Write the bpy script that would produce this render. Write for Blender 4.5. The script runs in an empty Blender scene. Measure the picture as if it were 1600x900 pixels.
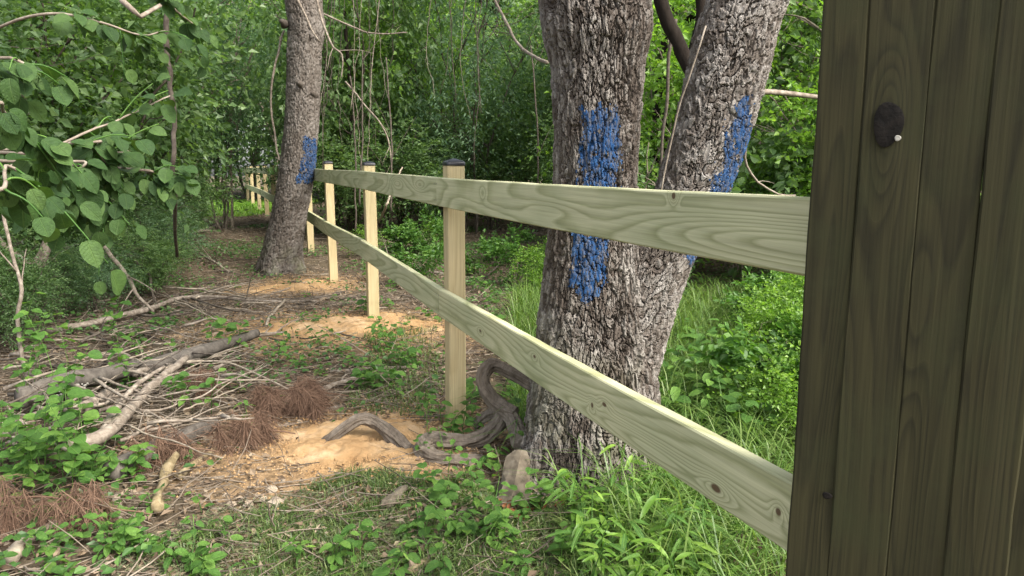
import bpy, math, random
import numpy as np
from mathutils import Vector, Matrix

# ------------------------------------------------------------------ camera, sky, sun, exposure
S = bpy.context.scene
COL = S.collection
FPX, HC = 1142.0, 1.31
PITCH = math.radians(9.06)
cam_d = bpy.data.cameras.new('camera'); cam = bpy.data.objects.new('camera', cam_d); COL.objects.link(cam)
cam_d.sensor_width = 36; cam_d.lens = 36 * FPX / 1600; cam_d.clip_start = 0.02; cam_d.clip_end = 600
cam.location = (0, 0, HC); cam.rotation_euler = (math.pi / 2 - PITCH, 0, 0)
S.camera = cam
SUN = Vector((0.78, -0.58, 0.98)).normalized()
w = bpy.data.worlds.new('World'); S.world = w; w.use_nodes = True
sky = w.node_tree.nodes.new('ShaderNodeTexSky'); sky.sky_type = 'NISHITA'; sky.sun_disc = False
sky.sun_elevation = math.asin(SUN.z); sky.sun_rotation = math.atan2(SUN.x, SUN.y)
sky.air_density = 1.0; sky.dust_density = 3.5; sky.ozone_density = 0.6
hs = w.node_tree.nodes.new('ShaderNodeHueSaturation'); hs.inputs['Saturation'].default_value = .45   # hazy white sky
w.node_tree.links.new(sky.outputs[0], hs.inputs['Color']); w.node_tree.links.new(hs.outputs[0], w.node_tree.nodes['Background'].inputs[0])
w.node_tree.nodes['Background'].inputs[1].default_value = 0.15
sl = bpy.data.lights.new('sun', 'SUN'); sl.energy = 2.2; sl.angle = math.radians(30); sl.color = (1.0, 0.955, 0.88)
so = bpy.data.objects.new('sun', sl); COL.objects.link(so); so.rotation_euler = SUN.to_track_quat('Z', 'Y').to_euler()
S.view_settings.view_transform = 'Standard'; S.view_settings.look = 'None'
S.view_settings.gamma = 1; S.view_settings.use_curve_mapping = False
S.view_settings.exposure = 1.7
S.render.engine = 'CYCLES'
S.cycles.max_bounces = 8; S.cycles.transmission_bounces = 6; S.cycles.transparent_max_bounces = 4
S.cycles.sample_clamp_indirect = 6; S.cycles.use_denoising = True

R = random.Random(7)
N = np.random.default_rng(7)

# ------------------------------------------------------------------ numeric helpers
def smooth(a, b, x):
    t = np.clip((np.asarray(x, float) - a) / (b - a), 0, 1); return t * t * (3 - 2 * t)
def _h(ix, iy, iz, s):
    n = (ix * 374761393 + iy * 668265263 + iz * 2147483647 + s * 974711) & 0xffffffff
    n = ((n ^ (n >> 13)) * 1274126177) & 0xffffffff
    n = (n ^ (n >> 16)); n = (n * 2246822519) & 0xffffffff; n ^= n >> 15
    return (n & 0xffff) / 65535.0
def vn(x, y, z=0.0, s=0):
    x, y, z = np.broadcast_arrays(np.asarray(x, float), np.asarray(y, float), np.asarray(z, float))
    i, j, k = (np.floor(q).astype(np.int64) for q in (x, y, z))
    f, g, e = x - i, y - j, z - k
    f, g, e = (q * q * (3 - 2 * q) for q in (f, g, e)); r = 0
    for a in (0, 1):
        for b in (0, 1):
            for c in (0, 1):
                r = r + (f if a else 1 - f) * (g if b else 1 - g) * (e if c else 1 - e) * _h(i + a, j + b, k + c, s)
    return r * 2 - 1
def fbm(x, y, z=0.0, s=0, o=3):
    r, a = 0, 1.0
    for q in range(o):
        r = r + a * vn(np.asarray(x) * 2 ** q, np.asarray(y) * 2 ** q, np.asarray(z) * 2 ** q, s + q); a *= .5
    return r
def worley(u, v, nu, s=0):
    i, j = np.floor(u).astype(np.int64), np.floor(v).astype(np.int64)
    f1 = np.full(u.shape, 9.0); f2 = f1.copy(); idn = np.zeros(u.shape)
    for a in (-1, 0, 1):
        for b in (-1, 0, 1):
            ii, jj = i + a, j + b; iw = ii % nu
            d = np.hypot(ii + .1 + .8 * _h(iw, jj, 0, s) - u, jj + .1 + .8 * _h(iw, jj, 1, s) - v)
            m = d < f1
            f2 = np.where(m, f1, np.minimum(f2, d)); idn = np.where(m, _h(iw, jj, 2, s), idn); f1 = np.where(m, d, f1)
    return f1, f2, idn

def gh(x, y):
    x = np.asarray(x, float); y = np.asarray(y, float)
    h = .10 * smooth(3.9, 6.0, y) + .03 * smooth(6, 8.2, y) + .08 * smooth(8.2, 10.4, y) + .10 * smooth(11, 18, y)
    h = h + .05 * fbm(x * .5 + 3, y * .5, s=3, o=2) * smooth(4.5, 8, np.hypot(x, y)) + .012 * fbm(x * 2.1, y * 2.1, s=5, o=3)
    h = h + .35 * smooth(-3.2, -8, x) * smooth(3, 7, y) * smooth(13.5, 9.5, y) - .12 * smooth(1.2, 4, x) * smooth(9, 3, y)
    return h + .02 * np.exp(-((x + .1) ** 2 + (y - 2.9) ** 2) / .5)
CP, SP = math.cos(PITCH), math.sin(PITCH)
def ray(px, py):
    u, v = (px - 800) / FPX, (450 - py) / FPX
    return Vector((u, CP + v * SP, -SP + v * CP))
def P(px, py, Y):
    d = ray(px, py); return Vector((0, 0, HC)) + d * (Y / d.y)
_hx, _hy = np.arange(-30, 30, .06), np.arange(-1, 45, .06)
_HM = gh(*np.meshgrid(_hx, _hy)); _HL = _HM.tolist()
def hfast(x, y):
    a = min(max((x + 30) / .06, 0), len(_hx) - 2.001); b = min(max((y + 1) / .06, 0), len(_hy) - 2.001)
    i, j = int(a), int(b); f, g = a - i, b - j; r0, r1 = _HL[j], _HL[j + 1]
    return (r0[i] * (1 - f) + r0[i + 1] * f) * (1 - g) + (r1[i] * (1 - f) + r1[i + 1] * f) * g
def G(px, py, f=1.0, lift=0.0):
    d = ray(px, py); t = .3; st = .08
    while t < 60:
        if HC + d.z * t <= hfast(d.x * t, d.y * t):
            if st < .004: break
            t -= st; st *= .2
        t += st
        if t > 9 and st == .08: st = .3
    p = Vector((0, 0, HC)) + d * t * f
    p.z += lift; return p
def proj(x, y, z):
    dz = z - HC; dep = y * CP - dz * SP; up = y * SP + dz * CP
    dep = np.where(dep < .05, .05, dep)
    return 800 + FPX * x / dep, 450 - FPX * up / dep
def inpoly(px, py, poly):
    r = np.zeros(np.shape(px), bool); n = len(poly)
    for i in range(n):
        x0, y0 = poly[i]; x1, y1 = poly[(i + 1) % n]
        if y0 == y1: continue
        c = ((y0 > py) != (y1 > py)) & (px < (x1 - x0) * (py - y0) / (y1 - y0) + x0)
        r ^= c
    return r
def nrmz(a): return a / np.maximum(np.linalg.norm(a, axis=-1, keepdims=True), 1e-9)

# ------------------------------------------------------------------ mesh helpers
class Buf:
    def __init__(s): s.v, s.t, s.q, s.n = [], [], [], 0
    def add(s, v, t=None, q=None):
        v = np.asarray(v, float).reshape(-1, 3)
        if t is not None and len(t): s.t.append(np.asarray(t, np.int64) + s.n)
        if q is not None and len(q): s.q.append(np.asarray(q, np.int64) + s.n)
        s.v.append(v); s.n += len(v)
    def mesh(s, name, mat, smooth_=True):
        V = np.concatenate(s.v)
        T = np.concatenate(s.t) if s.t else np.zeros((0, 3), np.int64)
        Q = np.concatenate(s.q) if s.q else np.zeros((0, 4), np.int64)
        me = bpy.data.meshes.new(name)
        me.vertices.add(len(V)); me.vertices.foreach_set('co', V.astype(np.float32).ravel())
        L = np.concatenate([T.ravel(), Q.ravel()]); me.loops.add(len(L)); me.loops.foreach_set('vertex_index', L.astype(np.int32))
        tot = np.concatenate([np.full(len(T), 3), np.full(len(Q), 4)]); st = np.concatenate([[0], np.cumsum(tot)[:-1]])
        me.polygons.add(len(tot)); me.polygons.foreach_set('loop_start', st.astype(np.int32)); me.polygons.foreach_set('loop_total', tot.astype(np.int32))
        me.polygons.foreach_set('use_smooth', np.full(len(tot), smooth_))
        me.materials.append(mat); me.update(calc_edges=True); me.validate()
        return me
def link(name, me, parent=None, loc=None):
    o = bpy.data.objects.new(name, me); COL.objects.link(o)
    if parent is not None: o.parent = parent
    if loc is not None: o.location = loc
    return o
def tag(o, label=None, cat=None, group=None, kind=None):
    if label: o['label'] = label
    if cat: o['category'] = cat
    if group: o['group'] = group
    if kind: o['kind'] = kind
    return o
def empty(name, loc, label, cat, group=None):
    o = link(name, None); o.location = loc; o.empty_display_size = .1
    return tag(o, label, cat, group)

def catmull(pts, n):
    p = np.asarray(pts, float); k = len(p)
    if k == 2: t = np.linspace(0, 1, n)[:, None]; return p[0] * (1 - t) + p[1] * t
    e = np.vstack([2 * p[0] - p[1], p, 2 * p[-1] - p[-2]]); out = []
    for u in np.linspace(0, k - 1 - 1e-6, n):
        i = int(u); f = u - i; a, b, c, d = e[i:i + 4]
        out.append(.5 * (2 * b + (c - a) * f + (2 * a - 5 * b + 4 * c - d) * f * f + (3 * b - a - 3 * c + d) * f ** 3))
    return np.array(out)
def frames(c):
    t = nrmz(np.gradient(c, axis=0)); ref = np.array([0, 0, 1.0]) if abs(t[0, 2]) < .8 else np.array([1.0, 0, 0])
    A = []; a = ref
    for i in range(len(c)):
        a = a - t[i] * a.dot(t[i]); a = a / max(np.linalg.norm(a), 1e-6); A.append(a)
    A = np.array(A); return t, A, np.cross(t, A)
def tube(B, pts, r0, r1, sides=6, n=None, wig=0.0, seed=0, lump=0.0, cap=True, taper=1.0):
    p = np.asarray([tuple(q) for q in pts], float)
    L = np.linalg.norm(np.diff(p, axis=0), axis=1).sum()
    n = n or max(4, min(40, int(L / .05)))
    c = catmull(p, n)
    if wig:
        s = np.linspace(0, L, n)
        e = np.stack([fbm(s * 4, seed * 7.7 + k * 31, s=seed % 97, o=3) for k in range(3)], 1); e[0] *= .2
        c = c + wig * e
    t, a, b = frames(c); f = np.linspace(0, 1, n) ** taper; r = r0 * (1 - f) + r1 * f
    th = np.linspace(0, 2 * np.pi, sides, endpoint=False)
    rr = r[:, None] * np.ones(sides)
    if lump: rr = rr * (1 + lump * fbm(np.linspace(0, L, n)[:, None] * 14 + np.cos(th), np.sin(th) * 1.5 + seed, s=11, o=2))
    V = c[:, None] + rr[..., None] * (np.cos(th)[None, :, None] * a[:, None] + np.sin(th)[None, :, None] * b[:, None])
    i = np.arange(n - 1)[:, None] * sides; j = np.arange(sides)[None]; k = (j + 1) % sides
    q = np.stack([i + j, i + k, i + sides + k, i + sides + j], -1).reshape(-1, 4)
    V = V.reshape(-1, 3); tr = []
    if cap:
        V = np.vstack([V, c[0] - t[0] * r[0] * .15, c[-1] + t[-1] * r[-1] * .3]); m = n * sides
        tr = [(m, (x + 1) % sides, x) for x in range(sides)] + [(m + 1, (n - 1) * sides + x, (n - 1) * sides + (x + 1) % sides) for x in range(sides)]
    B.add(V, tr, q); return c
def leafcloud(B, pos, ax, nr, L, W, fold=.18, tris=2):
    pos = np.asarray(pos, float); ax = nrmz(np.asarray(ax, float)); nr = np.asarray(nr, float)
    nr = nrmz(nr - ax * (nr * ax).sum(1, keepdims=True)); sd = np.cross(ax, nr)
    L = np.broadcast_to(L, len(pos))[:, None]; W = np.broadcast_to(W, len(pos))[:, None]; m = len(pos)
    b = pos; tp = pos + ax * L - nr * L * .12
    r = pos + ax * L * .42 + sd * W * .5 + nr * W * fold; l = pos + ax * L * .42 - sd * W * .5 + nr * W * fold
    o = np.arange(m)[:, None]
    if tris == 2:
        V = np.stack([b, r, tp, l], 1); F = np.concatenate([o * 4 + [0, 1, 2], o * 4 + [0, 2, 3]])
    else:
        r2 = pos + ax * L * .75 + sd * W * .36 + nr * (W * fold * .6 - L * .04); l2 = pos + ax * L * .75 - sd * W * .36 + nr * (W * fold * .6 - L * .04)
        V = np.stack([b, r, r2, tp, l2, l], 1); F = np.concatenate([o * 6 + [0, 1, 2], o * 6 + [0, 2, 3], o * 6 + [0, 3, 4], o * 6 + [0, 4, 5]])
    B.add(V, F)
def blades(B, base, L, W, dirs, bend, seg=2):
    base = np.asarray(base, float); m = len(base); d = nrmz(np.c_[dirs, np.zeros(m)]); sd = np.c_[-d[:, 1], d[:, 0], np.zeros(m)]
    L = np.broadcast_to(L, m)[:, None]; W = np.broadcast_to(W, m)[:, None]; bend = np.broadcast_to(bend, m)[:, None]
    up = np.array([0, 0, 1.0]); ring = []
    for k in range(seg):
        f = k / seg; c = base + up * L * (f - bend * .45 * f * f) + d * L * bend * f * f; wd = W * (1 - .5 * f) * .5
        ring += [c - sd * wd, c + sd * wd]
    ring.append(base + up * L * (1 - bend * .6) + d * L * bend)
    V = np.stack(ring, 1); K = 2 * seg + 1; o = np.arange(m)[:, None] * K; F = []
    for k in range(seg - 1):
        a = 2 * k; F += [o + [a, a + 1, a + 3], o + [a, a + 3, a + 2]]
    a = 2 * (seg - 1); F.append(o + [a, a + 1, a + 2])
    B.add(V, np.concatenate(F))

# ------------------------------------------------------------------ materials
def mat(name):
    m = bpy.data.materials.new(name); m.use_nodes = True; nt = m.node_tree
    for x in list(nt.nodes): nt.nodes.remove(x)
    return m, nt
def nd(nt, typ, ins=None, **kw):
    n = nt.nodes.new('ShaderNode' + typ)
    for k, v in kw.items(): setattr(n, k, v)
    for k, v in (ins or {}).items():
        if isinstance(v, bpy.types.NodeSocket): nt.links.new(v, n.inputs[k])
        else: n.inputs[k].default_value = v
    return n
def rgb(c): return (*c, 1.0)
def ramp(nt, fac, stops):
    n = nt.nodes.new('ShaderNodeValToRGB'); e = n.color_ramp.elements
    while len(e) < len(stops): e.new(.5)
    for q, (p, c) in zip(e, stops): q.position = p; q.color = rgb(c)
    nt.links.new(fac, n.inputs[0]); return n.outputs[0]
def mixc(nt, f, a, b, mode='MIX'):
    n = nd(nt, 'MixRGB', blend_type=mode)
    for k, v in ((0, f), (1, a), (2, b)):
        if isinstance(v, bpy.types.NodeSocket): nt.links.new(v, n.inputs[k])
        else: n.inputs[k].default_value = v if k == 0 else rgb(v)
    return n.outputs[0]
def mth(nt, op, a, b=0.0, c=0.0):
    n = nd(nt, 'Math', operation=op)
    for k, v in ((0, a), (1, b), (2, c)):
        if isinstance(v, bpy.types.NodeSocket): nt.links.new(v, n.inputs[k])
        else: n.inputs[k].default_value = v
    return n.outputs[0]
def noise(nt, vec, scale, detail=3, rough=.55, dist=0.0):
    return nd(nt, 'TexNoise', {'Vector': vec, 'Scale': scale, 'Detail': detail, 'Roughness': rough, 'Distortion': dist}).outputs[0]
def out(nt, sh): 
    o = nt.nodes.new('ShaderNodeOutputMaterial'); nt.links.new(sh, o.inputs[0])
def prin(nt, col, rough=.7, spec=.3, bump=None, bs=.3, bd=.01, **kw):
    p = nd(nt, 'BsdfPrincipled', {'Roughness': rough, 'Specular IOR Level': spec})
    if isinstance(col, bpy.types.NodeSocket): nt.links.new(col, p.inputs['Base Color'])
    else: p.inputs['Base Color'].default_value = rgb(col)
    if bump is not None:
        b = nd(nt, 'Bump', {'Height': bump, 'Strength': bs, 'Distance': bd}); nt.links.new(b.outputs[0], p.inputs['Normal'])
    return p.outputs[0]
def objco(nt): return nd(nt, 'TexCoord').outputs['Object']
def geopos(nt): return nd(nt, 'NewGeometry').outputs['Position']

def leafmat(name, c1, c2, c3, trans=.38, rough=.42, spec=.4):
    m, nt = mat(name)
    g = nd(nt, 'NewGeometry'); oi = nd(nt, 'ObjectInfo')
    f = mth(nt, 'FRACT', mth(nt, 'ADD', g.outputs['Random Per Island'], oi.outputs['Random']))
    c = ramp(nt, f, [(0, c1), (.55, c2), (1, c3)])
    n = noise(nt, g.outputs['Position'], 45, 3)
    c = mixc(nt, .22, c, ramp(nt, n, [(.3, (.35, .35, .35)), (.75, (1.5, 1.45, 1.2))]), 'MULTIPLY')
    p = prin(nt, c, rough, spec)
    t = nd(nt, 'BsdfTranslucent', {'Color': mixc(nt, 1, c, (1.25, 1.35, .55), 'MULTIPLY')}).outputs[0]
    x = nd(nt, 'MixShader', {0: trans, 1: p, 2: t}); out(nt, x.outputs[0]); return m
def veinleaf(name, c1, c2, c3, trans, rough, spec):
    """single broad leaves: veins and blotches in the leaf's own length and width"""
    m, nt = mat(name); oc = objco(nt); oi = nd(nt, 'ObjectInfo'); g = nd(nt, 'NewGeometry'); xyz = nd(nt, 'SeparateXYZ', {0: oc})
    ax = mth(nt, 'ABSOLUTE', xyz.outputs[0]); t = mth(nt, 'FRACT', mth(nt, 'MULTIPLY', mth(nt, 'SUBTRACT', xyz.outputs[1], mth(nt, 'MULTIPLY', ax, .75)), 7.5))
    lat = ramp(nt, t, [(0, (1, 1, 1)), (.09, (0, 0, 0)), (.91, (0, 0, 0)), (1, (1, 1, 1))]); mid = ramp(nt, ax, [(.008, (1, 1, 1)), (.022, (0, 0, 0))])
    v = mth(nt, 'MAXIMUM', mth(nt, 'MULTIPLY', lat, .45), mid)
    c = ramp(nt, mth(nt, 'FRACT', mth(nt, 'ADD', oi.outputs['Random'], mth(nt, 'MULTIPLY', noise(nt, g.outputs['Position'], 30, 3), .25))), [(0, c1), (.5, c2), (1, c3)])
    bl = noise(nt, nd(nt, 'VectorMath', {0: oc, 1: oi.outputs['Location']}, operation='ADD').outputs[0], 5, 5, .7)
    c = mixc(nt, .5, c, ramp(nt, bl, [(.3, (.5, .5, .5)), (.7, (1.45, 1.4, 1.15))]), 'MULTIPLY')
    c = mixc(nt, ramp(nt, bl, [(.74, (0, 0, 0)), (.78, (.8, .8, .8))]), c, (.16, .12, .04))
    c = mixc(nt, mth(nt, 'MULTIPLY', v, .38), c, (c3[0] * 1.6, c3[1] * 1.35, c3[2] * 1.6))
    p = prin(nt, c, rough, spec, mth(nt, 'SUBTRACT', mth(nt, 'MULTIPLY', bl, .4), v), .5, .02)
    tr = nd(nt, 'BsdfTranslucent', {'Color': mixc(nt, 1, c, (1.3, 1.35, .5), 'MULTIPLY')}).outputs[0]
    out(nt, nd(nt, 'MixShader', {0: trans, 1: p, 2: tr}).outputs[0]); return m
def matte(name, cols, scale=20, rough=.85, bump=.4, stretch=(1, 1, 1), island=False, spec=.2):
    m, nt = mat(name); v = nd(nt, 'Mapping', {'Vector': objco(nt), 'Scale': stretch}).outputs[0]
    n = noise(nt, v, scale, 5, .6)
    f = n
    if island:
        g = nd(nt, 'NewGeometry'); f = mth(nt, 'ADD', mth(nt, 'MULTIPLY', g.outputs['Random Per Island'], .8), mth(nt, 'MULTIPLY', n, .2))
        st = [(i / (len(cols) - 1), c) for i, c in enumerate(cols)]
    else: st = [(.28 + .44 * i / (len(cols) - 1), c) for i, c in enumerate(cols)]
    out(nt, prin(nt, ramp(nt, f, st), rough, spec, n, bump, .006)); return m

def barkmat(name, lo, mid, hi, moss=.0, sc=1.0):
    m, nt = mat(name); p = geopos(nt)
    v = nd(nt, 'Mapping', {'Vector': p, 'Scale': (1, 1, .35)}).outputs[0]
    a = noise(nt, v, 38 * sc, 6, .7); b = noise(nt, p, 3.2, 4, .6); c = noise(nt, p, 130, 3, .6)
    pi = nd(nt, 'Attribute', attribute_name='plate').outputs['Fac']
    f = mth(nt, 'ADD', mth(nt, 'ADD', mth(nt, 'MULTIPLY', a, .6), mth(nt, 'MULTIPLY', b, .4)), mth(nt, 'MULTIPLY', pi, .22))
    col = ramp(nt, f, [(.36, lo), (.56, mid), (.80, hi)])
    if moss:
        z = nd(nt, 'SeparateXYZ', {0: p}).outputs[2]
        mz = nd(nt, 'MapRange', {0: z, 1: .75, 2: .05, 3: 0.0, 4: moss}).outputs[0]
        g = mth(nt, 'MULTIPLY', mz, ramp(nt, b, [(.48, (0, 0, 0)), (.6, (1, 1, 1))]))
        col = mixc(nt, g, col, (.075, .085, .03))
    out(nt, prin(nt, col, .95, .08, mth(nt, 'ADD', mth(nt, 'MULTIPLY', a, .7), mth(nt, 'MULTIPLY', c, .3)), .7, .006)); return m

def woodmat(name, light, dark, knotc, axis='x', rings=9.0, freq=(.75, 8), contrast=1.0, weather=None, knots=1.1, rough=.62, fine=.3, bumps=()):
    """contours of a stretched noise field = flat-sawn grain"""
    m, nt = mat(name); oi = nd(nt, 'ObjectInfo')
    off = nd(nt, 'CombineXYZ', {0: mth(nt, 'MULTIPLY', oi.outputs['Random'], 37.0), 1: 0.0, 2: mth(nt, 'MULTIPLY', oi.outputs['Random'], 11.0)}).outputs[0]
    v0 = nd(nt, 'VectorMath', {0: objco(nt), 1: off}, operation='ADD').outputs[0]
    sc = (freq[0], freq[1], freq[1]) if axis == 'x' else (freq[1], freq[1], freq[0])
    v = nd(nt, 'Mapping', {'Vector': v0, 'Scale': sc}).outputs[0]
    wob = noise(nt, v0, 9, 2); 
    n = noise(nt, v, 1.0, 1.5, .35, .25)
    kmask = None; wp = geopos(nt)
    for (kp, ka, kb, amp, dk) in bumps:      # kp world point, ka/kb reach along and across the grain
        df = nd(nt, 'VectorMath', {0: wp, 1: tuple(kp)}, operation='SUBTRACT').outputs[0]
        sv = (1 / ka, 1 / ka, 1 / kb) if axis == 'x' else (1 / kb, 1 / kb, 1 / ka)
        ln = nd(nt, 'VectorMath', {0: nd(nt, 'VectorMath', {0: df, 1: sv}, operation='MULTIPLY').outputs[0]}, operation='LENGTH').outputs['Value']
        ex = mth(nt, 'POWER', 2.718, mth(nt, 'MULTIPLY', mth(nt, 'MULTIPLY', ln, ln), -1.0)); n = mth(nt, 'ADD', n, mth(nt, 'MULTIPLY', ex, amp))
        if dk:
            km = ramp(nt, ln, [(dk, (1, 1, 1)), (min(1, dk * 1.6), (0, 0, 0))]); kmask = km if kmask is None else mth(nt, 'MAXIMUM', kmask, km)
    g = mth(nt, 'FRACT', mth(nt, 'ADD', mth(nt, 'MULTIPLY', n, rings * 2), mth(nt, 'MULTIPLY', wob, .35)))
    ring = ramp(nt, g, [(0, (0, 0, 0)), (.45, (.25, .25, .25)), (.82, (1, 1, 1)), (1, (0, 0, 0))])
    fs = (3, 160, 160) if axis == 'x' else (160, 160, 3)
    fi = noise(nt, nd(nt, 'Mapping', {'Vector': v0, 'Scale': fs}).outputs[0], 1.0, 3, .6)
    col = mixc(nt, mth(nt, 'MULTIPLY', ring, contrast), light, dark)
    col = mixc(nt, fine, col, ramp(nt, fi, [(.3, (.45, .45, .42)), (.7, (1.35, 1.35, 1.35))]), 'MULTIPLY')
    bl = noise(nt, v0, 2.3, 3); col = mixc(nt, .55, col, ramp(nt, bl, [(.3, (.78, .84, .74)), (.7, (1.2, 1.15, 1.1))]), 'MULTIPLY')
    if weather: col = mixc(nt, ramp(nt, noise(nt, v0, 5.5, 5, .7), [(.46, (0, 0, 0)), (.72, (1, 1, 1))]), col, weather)
    vo = nd(nt, 'TexVoronoi', {'Vector': nd(nt, 'Mapping', {'Vector': v0, 'Scale': (1, 1.0, 1.6) if axis == 'x' else (1.6, 1, 1)}).outputs[0], 'Scale': 3.1}).outputs['Distance']
    kn = ramp(nt, mth(nt, 'ADD', vo, mth(nt, 'MULTIPLY', wob, .02)), [(.03 * knots, (1, 1, 1)), (.05 * knots, (0, 0, 0))])
    col = mixc(nt, kn, col, knotc)
    if kmask is not None: col = mixc(nt, kmask, col, knotc)
    out(nt, prin(nt, col, rough, .25, mth(nt, 'ADD', mth(nt, 'MULTIPLY', g, .5), fi), .35, .0025)); return m

PA, PD = Vector((.487, 1.205, 0)), Vector((.86, -.51, 0)).normalized(); PN = Vector((-.51, -.86, 0)).normalized()   # PN points at the path
def on_plank(a, b):
    d = ray(a, b); o = Vector((0, 0, HC)); t = (PA - o).dot(PN) / d.dot(PN); return o + d * t
FL = [(0.62, 1.03), (-.375, 3.66), (-1.225, 5.9), (-2.085, 8.1), (-2.93, 10.3), (-3.86, 12.5), (-4.84, 14.7), (-5.76, 17.0), (-6.72, 19.3), (-7.70, 21.6), (-8.70, 24.0)]
def on_rail(a, b, i=0):
    p0 = Vector((*FL[i], 0)); q = Vector((*FL[i + 1], 0)) - p0; n_ = Vector((q.y, -q.x, 0)); d = ray(a, b); o = Vector((0, 0, HC)); return o + d * ((p0 - o).dot(n_) / d.dot(n_))
RK = [(on_rail(755, 302), .04, .03, .14, 0), (on_rail(860, 328), .26, .03, .17, 0), (on_rail(1240, 385), .55, .045, .42, 0), (on_rail(1230, 330), .5, .025, -.12, 0), (on_rail(1052, 306), .02, .02, .3, .30),
      (on_rail(1118, 763), .05, .025, .2, .26), (on_rail(945, 632), .04, .02, .16, .24), (on_rail(926, 633), .02, .02, .2, .3), (on_rail(836, 557), .04, .02, .16, .22), (on_rail(750, 517), .04, .02, .15, .25), (on_rail(1000, 690), .4, .03, .25, 0), (on_rail(1215, 800), .02, .02, .2, .3), (on_rail(1060, 760), .015, .015, .2, .3),
      (on_rail(660, 415, 1), .14, .03, .25, .06), (on_rail(630, 395, 1), .14, .03, -.2, 0), (on_rail(620, 285, 1), .2, .035, .28, 0), (on_rail(655, 290, 1), .14, .03, -.2, 0)]
PK = [(on_plank(1388, 194), .11, .024, .40, .0), (on_plank(1436, 490), .16, .022, .30, .0), (on_plank(1300, 720), .40, .02, .34, 0), (on_plank(1300, 430), .30, .02, -.25, 0), (on_plank(1545, 700), .45, .025, .34, 0), (on_plank(1420, 720), .3, .02, -.2, 0)]
M = {}
M['bark'] = barkmat('bark_grey', (.028, .021, .016), (.078, .064, .053), (.26, .24, .215), .55)
M['bark_plate'] = barkmat('bark_plated', (.042, .033, .026), (.115, .097, .082), (.31, .29, .265), 0)
M['bark_far'] = barkmat('bark_far', (.045, .037, .029), (.10, .084, .07), (.19, .17, .15), .5)
M['bark_shade_dark'] = barkmat('bark_shade_dark', (.012, .009, .007), (.024, .019, .015), (.05, .042, .034), 0)  # dark bark, deepened further: shade between the stems is put into the colour
M['twig'] = matte('twig_grey', [(.095, .075, .058), (.19, .155, .12), (.30, .26, .21)], 30, stretch=(1, 1, 1))
M['twig_pale'] = matte('twig_pale', [(.15, .12, .088), (.26, .215, .16), (.37, .32, .245)], 26)
M['twig_dark'] = matte('twig_dark', [(.035, .027, .021), (.075, .06, .047), (.13, .11, .085)], 30)
M['peeled'] = matte('wood_peeled', [(.10, .075, .038), (.20, .155, .085), (.29, .235, .145)], 30)
M['log'] = barkmat('bark_log', (.05, .043, .036), (.12, .105, .088), (.25, .225, .19), 0, .8)
M['root'] = barkmat('bark_root', (.07, .055, .042), (.17, .14, .11), (.33, .285, .235), 0, .9)
M['needle'] = matte('needles_brown', [(.07, .042, .028), (.135, .08, .052), (.22, .14, .095)], 12, island=True)
M['stone'] = matte('stone_pale', [(.20, .155, .105), (.30, .245, .18), (.40, .345, .275)], 25)
M['fungus'] = matte('fungus_white', [(.30, .28, .23), (.46, .44, .38)], 40)
M['leaf_bush'] = veinleaf('leaf_bush', (.024, .058, .016), (.042, .090, .025), (.075, .135, .038), .36, .55, .25)
M['leaf_seed'] = veinleaf('leaf_seedling', (.05, .125, .024), (.085, .19, .036), (.14, .26, .05), .42, .5, .3)
M['leaf_weed'] = leafmat('leaf_weed', (.05, .125, .024), (.085, .19, .036), (.14, .26, .05), .42, .5)
M['leaf_mid'] = leafmat('leaf_mid', (.065, .125, .042), (.12, .205, .072), (.19, .285, .11), .5)
M['leaf_dark'] = leafmat('leaf_dark', (.045, .092, .032), (.085, .155, .054), (.145, .225, .09), .48)
M['leaf_blue'] = leafmat('leaf_bluegreen', (.065, .13, .066), (.12, .21, .11), (.18, .28, .155), .48)
M['leaf_lime'] = leafmat('leaf_lime', (.085, .175, .025), (.15, .28, .04), (.24, .38, .07), .48)
M['leaf_crown'] = leafmat('leaf_crown', (.035, .09, .016), (.06, .135, .022), (.10, .19, .035), .42)
M['grass'] = leafmat('grass_blade', (.05, .10, .022), (.10, .165, .04), (.20, .24, .09), .35)
M['grass_lit'] = leafmat('grass_meadow_lit', (.12, .25, .03), (.17, .32, .04), (.24, .38, .06), .35)  # brighter copy of the grass, sunlight of the clearings put into its colour
M['tall'] = leafmat('grass_tall', (.075, .15, .03), (.13, .22, .05), (.21, .29, .085), .42)
M['clip'] = leafmat('clippings', (.07, .10, .05), (.13, .16, .08), (.23, .22, .13), .2, .7, .2)
M['cover'] = leafmat('ground_cover', (.035, .09, .02), (.06, .14, .03), (.10, .19, .045), .3)
M['dead'] = matte('dead_leaf', [(.06, .042, .027), (.12, .082, .052), (.19, .14, .092), (.27, .215, .15), (.10, .05, .03)], 9, island=True)
M['rust'] = matte('rust_leaf', [(.12, .042, .018), (.22, .09, .04)], 20, island=True)
M['rail'] = woodmat('rail_pine', (.47, .455, .29), (.275, .28, .147), (.10, .065, .035), 'x', 7.0, (.55, 5.5), .95, bumps=RK)
M['post'] = woodmat('post_pine', (.45, .365, .215), (.375, .295, .16), (.17, .09, .045), 'z', 5, (.5, 9), .8, None, .9)
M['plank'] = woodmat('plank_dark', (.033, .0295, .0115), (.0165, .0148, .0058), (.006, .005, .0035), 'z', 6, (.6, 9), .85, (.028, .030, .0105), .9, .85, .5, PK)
M['cap'] = matte('cap_black', [(.012, .012, .014), (.02, .02, .024)], 30, .38, .1, spec=.5)
M['screw'] = matte('screw_metal', [(.10, .10, .10), (.2, .2, .2)], 30, .4)

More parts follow.
